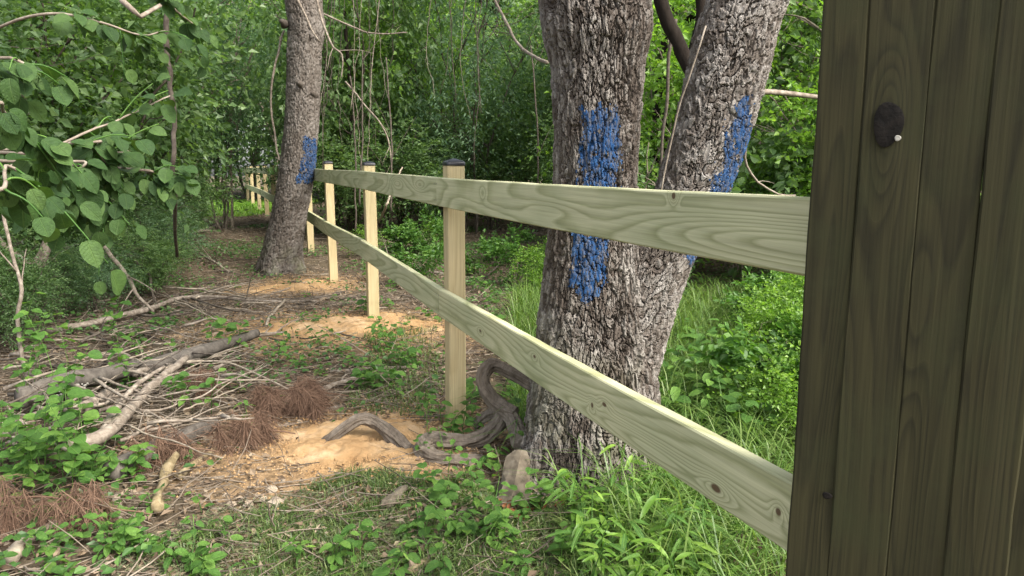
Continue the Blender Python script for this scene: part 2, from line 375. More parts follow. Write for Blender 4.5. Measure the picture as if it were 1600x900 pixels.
m, nt = mat('paint_blue'); p_ = geopos(nt)
n1 = noise(nt, p_, 22, 5, .7); n2 = noise(nt, nd(nt, 'Mapping', {'Vector': p_, 'Scale': (1, 1, .22)}).outputs[0], 75, 5, .75)
c_ = ramp(nt, n1, [(.3, (.010, .030, .075)), (.5, (.016, .052, .135)), (.72, (.045, .095, .19))])
c_ = mixc(nt, ramp(nt, n2, [(.46, (0, 0, 0)), (.62, (.92, .92, .92))]), c_, (.095, .088, .08))
out(nt, prin(nt, c_, .95, .05, n2, .5, .004)); M['paint'] = m

m, nt = mat('soil'); p_ = geopos(nt)
n1 = noise(nt, p_, 1.1, 5, .6); n2 = noise(nt, p_, 14, 6, .7); n3 = noise(nt, p_, 70, 4, .7)
c_ = ramp(nt, n2, [(.28, (.035, .026, .018)), (.5, (.085, .062, .042)), (.72, (.17, .125, .082))])
c_ = mixc(nt, ramp(nt, n1, [(.42, (0, 0, 0)), (.62, (.75, .75, .75))]), c_, ramp(nt, n3, [(.3, (.06, .05, .032)), (.7, (.17, .14, .092))]))
at = nd(nt, 'Attribute', attribute_name='sand'); 
sf = mth(nt, 'MULTIPLY', ramp(nt, mth(nt, 'ADD', at.outputs['Fac'], mth(nt, 'MULTIPLY', mth(nt, 'SUBTRACT', n2, .5), 1.3)), [(.35, (0, 0, 0)), (.7, (1, 1, 1))]), .85)
c_ = mixc(nt, sf, c_, ramp(nt, n2, [(.3, (.22, .135, .065)), (.7, (.38, .255, .14))]))
ag = nd(nt, 'Attribute', attribute_name='green')
gf = ramp(nt, mth(nt, 'ADD', ag.outputs['Fac'], mth(nt, 'MULTIPLY', mth(nt, 'SUBTRACT', n2, .5), .9)), [(.4, (0, 0, 0)), (.8, (1, 1, 1))])
c_ = mixc(nt, gf, c_, ramp(nt, n3, [(.3, (.06, .13, .02)), (.7, (.14, .25, .04))]))
out(nt, prin(nt, c_, .95, .1, mth(nt, 'ADD', n2, mth(nt, 'MULTIPLY', n3, .5)), .8, .02)); M['soil'] = m

m, nt = mat('sand'); p_ = geopos(nt)
n1 = noise(nt, p_, 5, 5, .65); n2 = noise(nt, p_, 60, 5, .75); n3 = noise(nt, p_, 220, 3, .7)
c_ = ramp(nt, n1, [(.3, (.30, .175, .078)), (.5, (.40, .255, .125)), (.7, (.49, .35, .21))])
c_ = mixc(nt, ramp(nt, n2, [(.60, (0, 0, 0)), (.72, (.8, .8, .8))]), c_, (.22, .15, .09))
out(nt, prin(nt, c_, .95, .1, mth(nt, 'ADD', n2, mth(nt, 'MULTIPLY', n3, .6)), .8, .012)); M['sand'] = m

# ------------------------------------------------------------------ ground
def fence_x(y): return np.interp(y, [f[1] for f in FL], [f[0] for f in FL])
SANDS = [(G(548, 695), .62, .50), (G(540, 513), .95, .55), (G(468, 449), .55, .7)]
def axis_grid(a, b, fa, fb, step, far):
    mid = np.arange(fa, fb, step); lo = fa - np.cumsum(np.geomspace(step, far, 60)); hi = fb + np.cumsum(np.geomspace(step, far, 60))
    return np.concatenate([lo[::-1][lo[::-1] > a], mid, hi[hi < b]])
gx = axis_grid(-220, 220, -4, 2.8, .035, 14); gy = axis_grid(-40, 300, 1.2, 9, .035, 14)
X, Y = np.meshgrid(gx, gy); Z = gh(X, Y) + .012 * fbm(X * 9, Y * 9, s=21, o=3) * smooth(30, 12, Y)
ny, nx = X.shape; idx = np.arange(ny * nx).reshape(ny, nx)
B = Buf(); B.add(np.stack([X, Y, Z], -1), None, np.stack([idx[:-1, :-1], idx[:-1, 1:], idx[1:, 1:], idx[1:, :-1]], -1).reshape(-1, 4))
me = B.mesh('ground', M['soil'])
sandv = np.zeros(X.size); xf, yf = X.ravel(), Y.ravel()
for c, a, b in SANDS: sandv = np.maximum(sandv, 1.25 - np.hypot((xf - c.x) / (a * 1.25), (yf - c.y) / (b * 1.35)) * .75)
sandv = np.maximum(sandv, .62 * np.exp(-(((xf + .75) / .45) ** 2 + ((yf - 2.35) / .28) ** 2)))
A = me.attributes.new('sand', 'FLOAT', 'POINT'); A.data.foreach_set('value', np.clip(sandv, 0, 1).astype(np.float32))
px, py = proj(xf, yf, Z.ravel())
gr = np.maximum.reduce([smooth(2.2, 3.2, xf) * smooth(12, 10, yf) * .3,
    np.exp(-(((xf - 1.3) / 1.6) ** 2 + ((yf - 21.5) / 3.4) ** 2)), 1.1 * np.exp(-(((xf + 8.6) / 2.4) ** 2 + ((yf - 21) / 3.0) ** 2)),
    .55 * np.exp(-(((xf + .45) / .5) ** 2 + ((yf - 2.5) / .35) ** 2))])
A = me.attributes.new('green', 'FLOAT', 'POINT'); A.data.foreach_set('value', np.clip(gr, 0, 1).astype(np.float32))
tag(link('ground', me), 'brown woodland soil with leaf litter and bare patches', None, None, 'structure')

def sandpatch(c, a, b, lab, ht, seed):
    n = 150; g = np.linspace(-1.35, 1.35, n); U, W = np.meshgrid(g, g)
    x, y = c.x + U * a, c.y + W * b; r = np.hypot(U, W) + .25 * fbm(U * 1.6 + seed, W * 1.6, s=seed, o=3)
    z = gh(x, y) + ht * (1 - smooth(.1, 1.05, r)) - .022 + .016 * fbm(x * 5, y * 5, s=seed + 2, o=3) + .009 * fbm(x * 26, y * 26, s=seed + 5, o=3)
    z = z - .06 * smooth(1.0, 1.3, r)
    i = np.arange(n * n).reshape(n, n); B = Buf()
    B.add(np.stack([x, y, z], -1), None, np.stack([i[:-1, :-1], i[:-1, 1:], i[1:, 1:], i[1:, :-1]], -1).reshape(-1, 4))
    tag(link('sandy_soil', B.mesh('sandy_soil', M['sand'])), lab, 'soil', 'sandy soil dug out of the post holes', 'structure')
sandpatch(SANDS[0][0], .62, .50, 'wide patch of pale orange sandy soil beside the twisted root', .075, 3)
sandpatch(SANDS[1][0], .95, .55, 'patch of orange sandy soil around the second fence post', .06, 14)
sandpatch(SANDS[2][0], .55, .7, 'small patch of sandy soil between the bare trunk and the third post', .06, 25)

# ------------------------------------------------------------------ trunks with real bark relief
def bark_disp(u, z, circ, cu, cz, depth, seed, style):
    nu = max(5, int(round(circ / cu)))
    uu = u / circ * nu; zz = z / cz
    uu = uu + .55 * fbm(z * 7, u / circ * 30, s=seed, o=3); zz = zz + .8 * fbm(u * 45, z * 9, s=seed + 4, o=2)
    f1, f2, ii = worley(uu, zz, nu, seed); e = f2 - f1 + .05 * fbm(u * 160, z * 110, s=seed + 12, o=2)
    nu2 = nu * 2; g1, g2, i2 = worley(uu * 2 % nu2, zz * (2.2 if style == 'plate' else 3.4), nu2, seed + 9); e2 = g2 - g1 + .06 * fbm(u * 190, z * 150, s=seed + 13, o=2)
    rg = 1 - np.abs(fbm(u * 42 + 3 * fbm(z * 5, u * 12, s=seed + 20, o=2), z * 9, s=seed + 21, o=3))      # ridged net
    if style == 'plate':
        pl = smooth(.01, .10, e); lip = np.mod(zz + .4 * ii, 1.0)
        d = depth * (pl * (.55 + .35 * ii) + .42 * lip * pl + .18 * smooth(.0, .10, e2) * pl - .8) - depth * .25 * smooth(.82, 1, rg)
    else:
        pl = smooth(.005, .11, e); d = depth * (pl * (.55 + .45 * ii) + .25 * smooth(.0, .10, e2) * pl - .85) - depth * .5 * smooth(.75, 1, rg)
    d = d + depth * .10 * fbm(u * 120, z * 45, s=seed + 6, o=2) + .0012 * (N.random(d.shape) - .5)
    return d, .6 * ii + .4 * i2
def trunk_surface(keys, Yd, na, zfine, nz, ztop, cu, cz, depth, seed, style, flare=None, extra=None, dy=0.0):
    """keys: list (px, py, half width px) measured on the trunk that stands at distance Yd"""
    K = []
    for (a, b, hw) in keys:
        p = P(a, b, Yd + dy * (600 - b) / 600); dep = p.y * CP - (p.z - HC) * SP
        K.append((p.x, p.y, p.z, hw / FPX * dep))
    K = np.array(sorted(K, key=lambda q: q[2]))
    if extra: K = np.vstack([K] + [np.array(e)[None] for e in extra])
    zf = np.linspace(K[0, 2], zfine, nz); zc = np.linspace(zfine, ztop, 60)[1:]; z = np.concatenate([zf, zc])
    ck = catmull(K[:, :3], 400); rk = catmull(np.c_[K[:, 3], K[:, 2], K[:, 2]], 400)
    cx, cy = np.interp(z, ck[:, 2], ck[:, 0]), np.interp(z, ck[:, 2], ck[:, 1]); r = np.interp(z, rk[:, 1], rk[:, 0])
    th = np.linspace(0, 2 * np.pi, na, endpoint=False)
    TH, ZZ = np.meshgrid(th, z); RR = r[:, None] * np.ones_like(TH)
    RR = RR * (1 + .045 * vn(np.cos(TH) * 1.4 + seed, np.sin(TH) * 1.4, ZZ * 1.5, seed))
    if flare is not None: RR = RR * flare(TH, ZZ)
    circ = 2 * np.pi * float(np.mean(r[:nz]))
    d, pid = bark_disp(TH / (2 * np.pi) * circ, ZZ, circ, cu, cz, depth, seed, style)
    RD = RR + d
    V = np.stack([cx[:, None] + RD * np.cos(TH), cy[:, None] + RD * np.sin(TH), ZZ], -1)
    return V, pid
def grid_faces(nz, na, mask=None):
    i = np.arange(nz - 1)[:, None] * na; j = np.arange(na)[None]; k = (j + 1) % na
    q = np.stack([i + j, i + k, i + na + k, i + na + j], -1)
    return q.reshape(-1, 4) if mask is None else q[mask]
def plates(o, pid):
    a = o.data.attributes.new('plate', 'FLOAT', 'POINT'); a.data.foreach_set('value', pid.ravel().astype(np.float32))
def paint_part(parent, V, base, polys, seed, zmax, jit=1.0):
    nz = int((V[:, 0, 2] < zmax).sum()); W = V[:nz]; na = W.shape[1]
    nrm = np.cross(np.roll(W, -1, 1) - np.roll(W, 1, 1), np.gradient(W, axis=0)); nrm = nrmz(nrm)
    camv = np.array([0, 0, HC]) - W; face = (nrm * camv).sum(-1)
    cen = W.mean(1, keepdims=True); front = ((W - cen) * (np.array([0, 0, HC]) - cen)).sum(-1) > -.01
    px, py = proj(W[..., 0], W[..., 1], W[..., 2])
    j = fbm(px / 9, py / 40, s=seed, o=3) * 9 * jit; j2 = fbm(px / 9, py / 12, s=seed + 3, o=2) * 11 * jit
    j = j + fbm(px / 2.2, py / 7, s=seed + 30, o=2) * 6 * jit + N.normal(size=px.shape) * 1.5 * jit; j2 = j2 + N.normal(size=px.shape) * 4 * jit
    ins = np.zeros(px.shape, bool)
    for pl in polys: ins |= inpoly(px + j, py + j2, pl)
    sp = (fbm(W[..., 0] * 70, W[..., 1] * 70 + 5, W[..., 2] * 45, seed + 8, 2) + .5 * fbm(px / 4, py / 30, s=seed + 5, o=2) > -.95)
    m = ins & front & sp
    fm = m[:-1] & m[1:] & np.roll(m, -1, 1)[:-1] & np.roll(m, -1, 1)[1:]
    q = grid_faces(nz, na, fm)
    if not len(q): return
    use = np.unique(q); rm = np.full(nz * na, -1); rm[use] = np.arange(len(use))
    Vv = (W + nrm * .0022).reshape(-1, 3)[use] - np.array(base)
    B = Buf(); B.add(Vv, None, rm[q]); o = link('paint_mark', B.mesh('paint_mark', M['paint'], False), parent)
    o['label'] = 'blotchy blue paint mark on the bark'

def crown_mesh(name, mt, seed, ntw, nlf, rx, rz, zc, L, Wd, droop=.25, twl=.5, tris=2, shell=.55, flat=.85, opp=False):
    r = np.random.default_rng(seed); B = Buf()
    nb = max(6, ntw // 28); cc = nrmz(r.normal(size=(nb, 3))) * (r.uniform(.15, 1, (nb, 1)) ** .5) ; cs = r.uniform(.22, .5, nb)
    k = r.integers(0, nb, ntw)
    st = cc[k] * .8 + nrmz(r.normal(size=(ntw, 3))) * (r.uniform(0, 1, (ntw, 1)) ** .45) * cs[k][:, None]
    pos0 = st * np.array([rx, rx, rz]) + np.array([0, 0, zc])
    d = nrmz(st * np.array([1, 1, .45]) + r.normal(size=(ntw, 3)) * .55 + np.array([0, 0, .15]))
    ln = twl * r.uniform(.5, 1.3, ntw)
    for f in range(nlf):
        t = (f + .5) / nlf; s = 1 if f % 2 else -1
        p = pos0 + d * (ln * t)[:, None] - np.array([0, 0, 1]) * (droop * ln * t * t)[:, None]
        sd = nrmz(np.cross(d, np.array([0, 0, 1.0]) + r.normal(size=(ntw, 3)) * .1))
        ax = sd * s + d * r.uniform(.2, .9, (ntw, 1)) + r.normal(size=(ntw, 3)) * .28 - np.array([0, 0, .25])
        if f == nlf - 1: ax = d
        nr = np.array([0, 0, 1.0]) + r.normal(size=(ntw, 3)) * flat
        sz = r.uniform(.6, 1.25, ntw)
        leafcloud(B, p + nrmz(ax) * .01, ax, nr, L * sz, Wd * sz, .16, tris)
    return B.mesh(name, mt, False), pos0, d
def stem_mesh(name, mt, seed, height, nst, rad, spread, tips=None, forks=4):
    r = np.random.default_rng(seed); B = Buf()
    for i in range(nst):
        a = r.uniform(0, 6.28); e = np.array([math.cos(a), math.sin(a)]) * spread * r.uniform(.3, 1)
        h = height * r.uniform(.7, 1); b0 = np.array([*(r.normal(size=2) * .05 * min(nst, 3) / 2), -.06])
        c = tube(B, [b0, [e[0] * .3, e[1] * .3, h * .4], [e[0] * .6 + r.normal() * .08, e[1] * .6, h * .72], [e[0], e[1], h]], rad, rad * .3, 6, 14, .04, seed + i)
        for j in range(forks):
            q = c[r.integers(4, 13)]; a = r.uniform(0, 6.28); l = height * r.uniform(.2, .42)
            g = q + np.array([math.cos(a) * l, math.sin(a) * l, l * r.uniform(.2, .8)])
            c2 = tube(B, [q, (q + g) / 2 + np.array([0, 0, l * .12]), g], rad * .42, rad * .12, 5, 8, .03, seed + 10 * i + j)
            for _ in range(2):
                q2 = c2[r.integers(2, 7)]; v = r.normal(size=3) * l * .4; v[2] = abs(v[2]) * .6
                tube(B, [q2, q2 + v * .6 + np.array([0, 0, -.02]), q2 + v], rad * .18, rad * .06, 4, 5, .02, seed + j)
    return B.mesh(name, mt)

CR = {
 'mid':   crown_mesh('crown', M['leaf_mid'], 1, 900, 11, 1.15, 1.0, 1.25, .062, .038, .25, .34)[0],
 'dark':  crown_mesh('crown', M['leaf_dark'], 2, 900, 11, 1.15, 1.0, 1.2, .05, .03, .3, .32)[0],
 'blue':  crown_mesh('crown', M['leaf_blue'], 3, 850, 15, 1.2, .95, 1.2, .05, .02, .5, .42, flat=.7)[0],
 'lime':  crown_mesh('crown', M['leaf_lime'], 4, 700, 12, 1.1, 1.0, 1.2, .055, .034, .25, .34)[0],
 'big':   crown_mesh('crown', M['leaf_mid'], 5, 420, 9, 1.1, 1.0, 1.25, .105, .068, .3, .42, 4)[0],
 'tree':  crown_mesh('crown', M['leaf_crown'], 6, 1500, 12, 2.5, 1.9, 6.4, .095, .06, .3, .6)[0],
 'weed':  crown_mesh('crown', M['leaf_lime'], 8, 230, 12, .36, .30, .34, .028, .019, .2, .16)[0],
 'weedb': crown_mesh('crown', M['leaf_weed'], 9, 120, 8, .34, .26, .30, .055, .036, .25, .16, 4)[0],
}
ST = {
 'shrub': stem_mesh('stem', M['twig'], 11, 1.9, 6, .019, .85),
 'shrubd': stem_mesh('stem', M['twig_dark'], 12, 1.9, 6, .017, .9),
 'tree': stem_mesh('trunk', M['bark_shade_dark'], 13, 8.0, 1, .085, .5, forks=9),
 'weed': stem_mesh('stem', M['twig_pale'], 14, .42, 7, .0035, .22, forks=2),
}
def plant(name, label, cat, group, loc, crown, stem, sc, rz=None, sq=1.0, stemname='stem'):
    o = empty(name, loc, label, cat, group); o.rotation_euler = (0, 0, R.uniform(0, 6.28) if rz is None else rz)
    o.scale = (sc, sc, sc * sq)
    if ST.get(stem): link(stemname, ST[stem], o)
    if crown: link('crown', CR[crown], o)
    return o

# the double-stemmed tree behind the near rail
tb = P(915, 720, 3.05); TB = (tb.x, tb.y, float(gh(tb.x, tb.y)))
t2 = empty('double_stemmed_tree', TB, 'thick rough-barked double-stemmed tree with blue paint marks behind the near rails', 'tree')
def flareL(TH, ZZ):
    f = np.exp(-np.maximum(ZZ - .02, 0) / .17)
    lob = .5 + .5 * np.cos(TH * 5 + 1.0) * (.6 + .4 * np.sin(TH * 2))
    return 1 + f * (.12 + .5 * lob * .75)
tk = [(918, 800, 98), (922, 720, 97), (926, 650, 97), (928, 600, 95), (928, 500, 84), (928, 400, 73), (930, 300, 65), (933, 200, 66), (934, 100, 73), (930, 0, 86)]
ztop = P(930, 0, 3.05).z
VL, IL = trunk_surface(tk, 3.05, 520, ztop + .12, 560, 7.2, .021, .060, .023, 31, 'ridge', flareL,
    extra=[(P(925, 0, 3.05).x - .08, 3.1, 3.0, .2), (-.1, 3.2, 5.0, .15), (-.2, 3.25, 7.2, .06)])
B = Buf(); B.add(VL.reshape(-1, 3) - np.array(TB), None, grid_faces(VL.shape[0], 520)); plates(link('trunk', B.mesh('trunk', M['bark'], False), t2), IL)
tr = [(945, 660, 66), (958, 600, 64), (972, 550, 62), (990, 500, 58), (1008, 450, 56), (1030, 400, 54), (1058, 340, 54), (1083, 290, 55), (1113, 200, 58), (1139, 100, 61), (1167, 0, 61)]
VR, IR = trunk_surface(tr, 3.06, 340, ztop + .12, 480, 7.0, .040, .040, .018, 57, 'plate', None,
    extra=[(1.35, 3.15, 3.0, .145), (1.75, 3.3, 5.0, .11), (2.0, 3.4, 7.0, .05)], dy=.02)
B = Buf(); B.add(VR.reshape(-1, 3) - np.array(TB), None, grid_faces(VR.shape[0], 340)); o = link('trunk', B.mesh('trunk', M['bark_plate'], False), t2); plates(o, IR)
o['label'] = 'leaning stem with flaky plated bark'
paint_part(t2, VL, TB, [[(906, 168), (955, 166), (966, 190), (972, 300), (962, 330), (950, 400), (938, 470), (905, 470), (893, 455), (890, 380), (898, 330), (905, 290)]], 3, ztop + .1)
paint_part(t2, VR, TB, [[(1146, 158), (1185, 150), (1180, 210), (1145, 300), (1125, 345), (1092, 412), (1062, 408), (1078, 380), (1098, 320), (1108, 290), (1128, 230)]], 5, ztop + .1)
for k, (x, y, z, s, rz) in enumerate([(-.3, 3.6, .4, .62, 0), (1.9, 3.9, .7, .6, 2)]):
    c = link('crown', CR['tree'], t2, (x - TB[0], y - TB[1], z - TB[2] + 1.4)); c.scale = (s,) * 3; c.rotation_euler = (0, 0, rz)

# the single trunk by the bend of the fence
sb = P(440, 400, 8.8); SB = (sb.x, sb.y, float(gh(sb.x, sb.y)))
t1 = empty('leaning_tree', SB, 'slim grey leaning tree trunk with one blue paint mark in front of the fence', 'tree')
def flareS(TH, ZZ):
    f = np.exp(-np.maximum(ZZ - .15, 0) / .16); return 1 + f * (.10 + .28 * (.5 + .5 * np.cos(TH * 4 + .4)))
V1, I1 = trunk_surface([(438, 440, 30), (438, 418, 29), (443, 380, 28), (451, 340, 27), (459, 300, 26.5), (466, 250, 26.5), (471, 200, 26), (474, 140, 26), (475, 80, 26.5), (474, 0, 28)], 8.8, 190, P(474, 0, 8.8).z + .1, 380, 9.5,
    .042, .085, .022, 71, 'ridge', flareS, extra=[(-2.75, 8.9, 5.5, .17), (-2.9, 9.0, 9.5, .06)])
B = Buf(); B.add(V1.reshape(-1, 3) - np.array(SB), None, grid_faces(V1.shape[0], 190)); tr1 = link('trunk', B.mesh('trunk', M['bark_far']), t1); plates(tr1, I1)
paint_part(t1, V1, SB, [[(472, 213), (498, 212), (498, 250), (490, 290), (465, 287), (467, 262), (470, 235)]], 7, P(474, 0, 8.8).z, .3)
c = link('crown', CR['tree'], t1, (-.2, .3, 4.6)); c.scale = (.55,) * 3
B = Buf()   # knots and stubs on it
for (a, b) in ((476, 134), (450, 40), (492, 148)):
    q = P(a, b, 8.8); q.y -= .20 if a < 485 else .1; tube(B, [q + Vector((0, .06, -.02)), q + Vector((0, -.02, 0)), q + Vector((.01, -.05, .01))], .05, .018, 7, 6, .004, 3, .25)
    B2 = Buf(); B2.add(np.concatenate(B.v) - np.array(SB), np.concatenate(B.t), np.concatenate(B.q)); link('branch_stub', B2.mesh('branch_stub', M['bark_far']), t1); B = Buf()

# ------------------------------------------------------------------ the new fence
RT = [1.262, 1.28, 1.315, 1.335, 1.36, 1.375, 1.39, 1.40, 1.41, 1.42, 1.43]      # top of upper rail
RL = [.733, .722, .765, .77, .80, .83, .86, .88, .90, .91, .92]      # top of lower rail
RH, RTH, PW = .14, .036, .089
fz = empty('post_and_rail_fence', (FL[1][0], FL[1][1], 0), 'new pale green-tinged wooden two-rail fence with black post caps', 'fence')
FO = Vector((FL[1][0], FL[1][1], 0))
def board(L, h, t, seed, n=26):
    r = np.random.default_rng(seed); xs = np.linspace(0, L, n); b = .004
    prof = [(0, b), (0, h - b), (b, h), (t - b, h), (t, h - b), (t, b), (t - b, 0), (b, 0)]
    wz = .002 * fbm(xs * 1.1 + seed, seed * 3.1, s=seed, o=2); wy = .004 * fbm(xs * .8 + seed, seed * 1.7, s=seed + 1, o=2)
    top = .0008 * fbm(xs * 9, seed, s=seed + 2, o=2)
    V = np.array([[(x, y + wy[i], z - h + wz[i] + (top[i] if z > h / 2 else 0)) for (y, z) in prof] for i, x in enumerate(xs)])
    k = len(prof); i = np.arange(n - 1)[:, None] * k; j = np.arange(k)[None]; jj = (j + 1) % k
    q = np.stack([i + j, i + jj, i + k + jj, i + k + j], -1).reshape(-1, 4); q = q[:, ::-1]
    m = n * k; V = np.vstack([V.reshape(-1, 3), [[0, t / 2, -h / 2], [L, t / 2, -h / 2]]])
    tr = [(m, a, (a + 1) % k) for a in range(k)] + [(m + 1, (n - 1) * k + (a + 1) % k, (n - 1) * k + a) for a in range(k)]
    B = Buf(); B.add(V, tr, q); return B.mesh('rail', M['rail'], False)
def rail(p0, p1, seed, gap=.0025):
    p0, p1 = Vector(p0), Vector(p1); d = (p1 - p0); L = d.length; x = d.normalized()
    y = Vector((x.y, -x.x, 0)).normalized(); z = x.cross(y); z = -z if z.z < 0 else z
    y = z.cross(x)
    if y.dot(Vector((d.y, -d.x, 0))) < 0: y = -y
    o = link('rail', board(L - gap, RH, RTH, seed), fz)
    mw = Matrix((x, y, z)).transposed().to_4x4()
    if mw.determinant() < 0: o.data.flip_normals()
    mw.translation = p0 - FO; o.matrix_local = mw; return o
def cap_mesh():
    B = Buf(); s, t = PW / 2 + .004, PW / 2 - .006
    pr = [(s - .001, 0), (s, .004), (s, .017), (s - .004, .02), (t, .025), (.006, .036)]
    V = []; n = 20
    def sq(r, z):
        o = []
        for a in range(4):
            for b in range(5):
                c = min(.012, r * .3); ca = math.pi / 2 * a + math.pi / 8 * b
                sx, sy = [(1, 1), (-1, 1), (-1, -1), (1, -1)][a]
                o.append((sx * (r - c) + c * math.cos(ca), sy * (r - c) + c * math.sin(ca), z))
        return o
    for r, z in pr: V += sq(r, z)
    V.append((0, 0, .0365)); q = []
    for i in range(len(pr) - 1):
        for j in range(n): q.append((i * n + j, i * n + (j + 1) % n, (i + 1) * n + (j + 1) % n, (i + 1) * n + j))
    m = len(pr) * n; tr = [(m, m - n + j, m - n + (j + 1) % n) for j in range(n)]
    B.add(V, tr, q); return B.mesh('cap', M['cap'])
CAPM = cap_mesh()
def post_mesh(h, seed):
    r = np.random.default_rng(seed); n = 14; zs = np.linspace(0, h, n); s = PW / 2; c = .005
    pr = [(s, s - c), (s - c, s), (-s + c, s), (-s, s - c), (-s, -s + c), (-s + c, -s), (s - c, -s), (s, -s + c)]; k = 8
    bx = .002 * fbm(zs * 1.5, seed, s=seed, o=2); by = .002 * fbm(zs * 1.5, seed + 9, s=seed, o=2)
    V = np.array([[(x + bx[i], y + by[i], z) for x, y in pr] for i, z in enumerate(zs)]).reshape(-1, 3)
    i = np.arange(n - 1)[:, None] * k; j = np.arange(k)[None]; jj = (j + 1) % k
    q = np.stack([i + j, i + jj, i + k + jj, i + k + j], -1).reshape(-1, 4); m = len(V)
    V = np.vstack([V, [[0, 0, h]]]); tr = [(m, (n - 1) * k + a, (n - 1) * k + (a + 1) % k) for a in range(k)]
    B = Buf(); B.add(V, tr, q); return B.mesh('post', M['post'], False)
TH_ = []
for i, (x, y) in enumerate(FL):
    a = FL[max(0, i - 1)]; b = FL[min(len(FL) - 1, i + 1)]
    d = Vector((b[0] - a[0], b[1] - a[1], 0)).normalized(); nr = Vector((d.y, -d.x, 0)); TH_.append((d, nr))
    top = RT[i] + (.062 if i in (1, 3) else .045); g = float(gh(x, y))
    pc = Vector((x, y, 0)) + nr * (RTH + PW / 2 + .003); z0 = g - .15
    if i == 0: pc += d * .27
    po = link('post', post_mesh(top - z0, 40 + i), fz, (pc.x - FO.x, pc.y - FO.y, z0))
    po.rotation_euler = (math.radians(R.uniform(-.5, .5)), math.radians(R.uniform(-.5, .5)), math.atan2(d.y, d.x))
    c = link('cap', CAPM, po, (0, 0, top - z0 - .004))
def rp(i, z): return (FL[i][0], FL[i][1], z)
n0 = (FL[0][0] * .92 + FL[1][0] * .08, FL[0][1] * .92 + FL[1][1] * .08)
rail((n0[0], n0[1], RT[0]), rp(1, RT[1]), 101)
rail(rp(1, RT[1]), rp(2, RT[2]), 102); rail(rp(2, RT[2]), rp(3, RT[3]), 103)
rail((n0[0], n0[1], RL[0]), rp(1, RL[1]), 104); rail(rp(1, RL[1]), rp(2, RL[2]), 105); rail(rp(2, RL[2]), rp(3, RL[3]), 106)
for i in range(3, len(FL) - 1): rail(rp(i, RT[i]), rp(i + 1, RT[i + 1]), 110 + i); rail(rp(i, RL[i]), rp(i + 1, RL[i + 1]), 130 + i)
B = Buf(); th = np.linspace(0, 6.283, 8, endpoint=False)
V = np.vstack([np.c_[.0045 * np.cos(th), np.zeros(8), .0045 * np.sin(th)], [[0, -.0012, 0]]]); B.add(V, [(8, a, (a + 1) % 8) for a in range(8)]); SCM = B.mesh('screw', M['screw'])
for i in (1, 2, 3):
    d, nr = TH_[i]
    for zt in (RT[i], RL[i]):
        for s in (-.022, .022):
            for dz in (-.03, -.11):
                q = Vector((FL[i][0], FL[i][1], zt + dz)) + d * s - nr * .0045
                o = link('screw', SCM, fz, q - FO); o.rotation_euler = (0, 0, math.atan2(d.y, d.x))

# ------------------------------------------------------------------ dark plank fence at the near end
wf = empty('plank_fence', (PA.x, PA.y, float(gh(PA.x, PA.y))), 'dark weathered board fence of upright planks with a dark knot', 'fence')
WO = Vector((PA.x, PA.y, float(gh(PA.x, PA.y)))); s = 0.0
def plank_mesh(wd, h, t, seed):
    n = 60; zs = np.linspace(0, h, n); c = .003
    pr = [(0, c), (c, 0), (wd - c, 0), (wd, c), (wd, t), (0, t)]; k = 6
    l = .0016 * fbm(zs * 5, seed, s=seed, o=3); r_ = .0016 * fbm(zs * 5, seed + 4, s=seed + 1, o=3); f = .002 * fbm(zs * 2, seed + 7, s=seed, o=2)
    V = np.array([[((x + l[i]) if x < wd / 2 else (x + r_[i]), y + f[i], z) for x, y in pr] for i, z in enumerate(zs)]).reshape(-1, 3)
    i = np.arange(n - 1)[:, None] * k; j = np.arange(k)[None]; jj = (j + 1) % k
    q = np.stack([i + j, i + jj, i + k + jj, i + k + j], -1).reshape(-1, 4); m = len(V)
    V = np.vstack([V, [[wd / 2, t / 2, h]]]); tr = [(m, (n - 1) * k + a, (n - 1) * k + (a + 1) % k) for a in range(k)]
    B = Buf(); B.add(V, tr, q); return B.mesh('plank', M['plank'], False)
ang = math.atan2(PD.y, PD.x); flip = PD.cross(Vector((0, 0, 1))).dot(PN)
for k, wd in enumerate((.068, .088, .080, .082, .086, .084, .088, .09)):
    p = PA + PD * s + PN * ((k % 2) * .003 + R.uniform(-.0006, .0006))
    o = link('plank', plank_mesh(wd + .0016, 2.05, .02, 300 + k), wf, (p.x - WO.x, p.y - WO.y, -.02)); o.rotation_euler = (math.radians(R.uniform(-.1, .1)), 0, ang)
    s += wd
for zz in (.35, 1.55):   # rails on its far side
    L = s; p = PA - PN * .024; B = Buf()
    V = [(x, y, z) for x in (.01, L) for y in (0, .035) for z in (0, .09)]
    B.add(V, None, [(0, 1, 3, 2), (4, 6, 7, 5), (0, 4, 5, 1), (2, 3, 7, 6), (0, 2, 6, 4), (1, 5, 7, 3)])
    o = link('backing_rail', B.mesh('backing_rail', M['plank'], False), wf, (p.x - WO.x, p.y - WO.y, zz)); o.rotation_euler = (0, 0, ang)
def plank_disc(name, a, b, ra, rb, mt, lift, dome):
    c = on_plank(a, b); n = 22; V = []
    for f, e in ((1, 0), (.93, dome), (.5, dome * .4), (.2, dome * .7)):
        for i in range(n):
            t = 2 * math.pi * i / n; w_ = 1 + .06 * math.sin(3 * t + 1)
            q = PD * (ra * f * w_ * math.cos(t)) + Vector((0, 0, rb * f * w_ * math.sin(t))) + PN * (lift + e); V.append(q)
    V.append(PN * (lift + dome * .5)); q = [(i * n + j, i * n + (j + 1) % n, (i + 1) * n + (j + 1) % n, (i + 1) * n + j) for i in range(3) for j in range(n)]
    tr = [(4 * n, 3 * n + j, 3 * n + (j + 1) % n) for j in range(n)]
    B = Buf(); B.add([tuple(v) for v in V], tr, q); return link(name, B.mesh(name, mt), wf, c - WO)
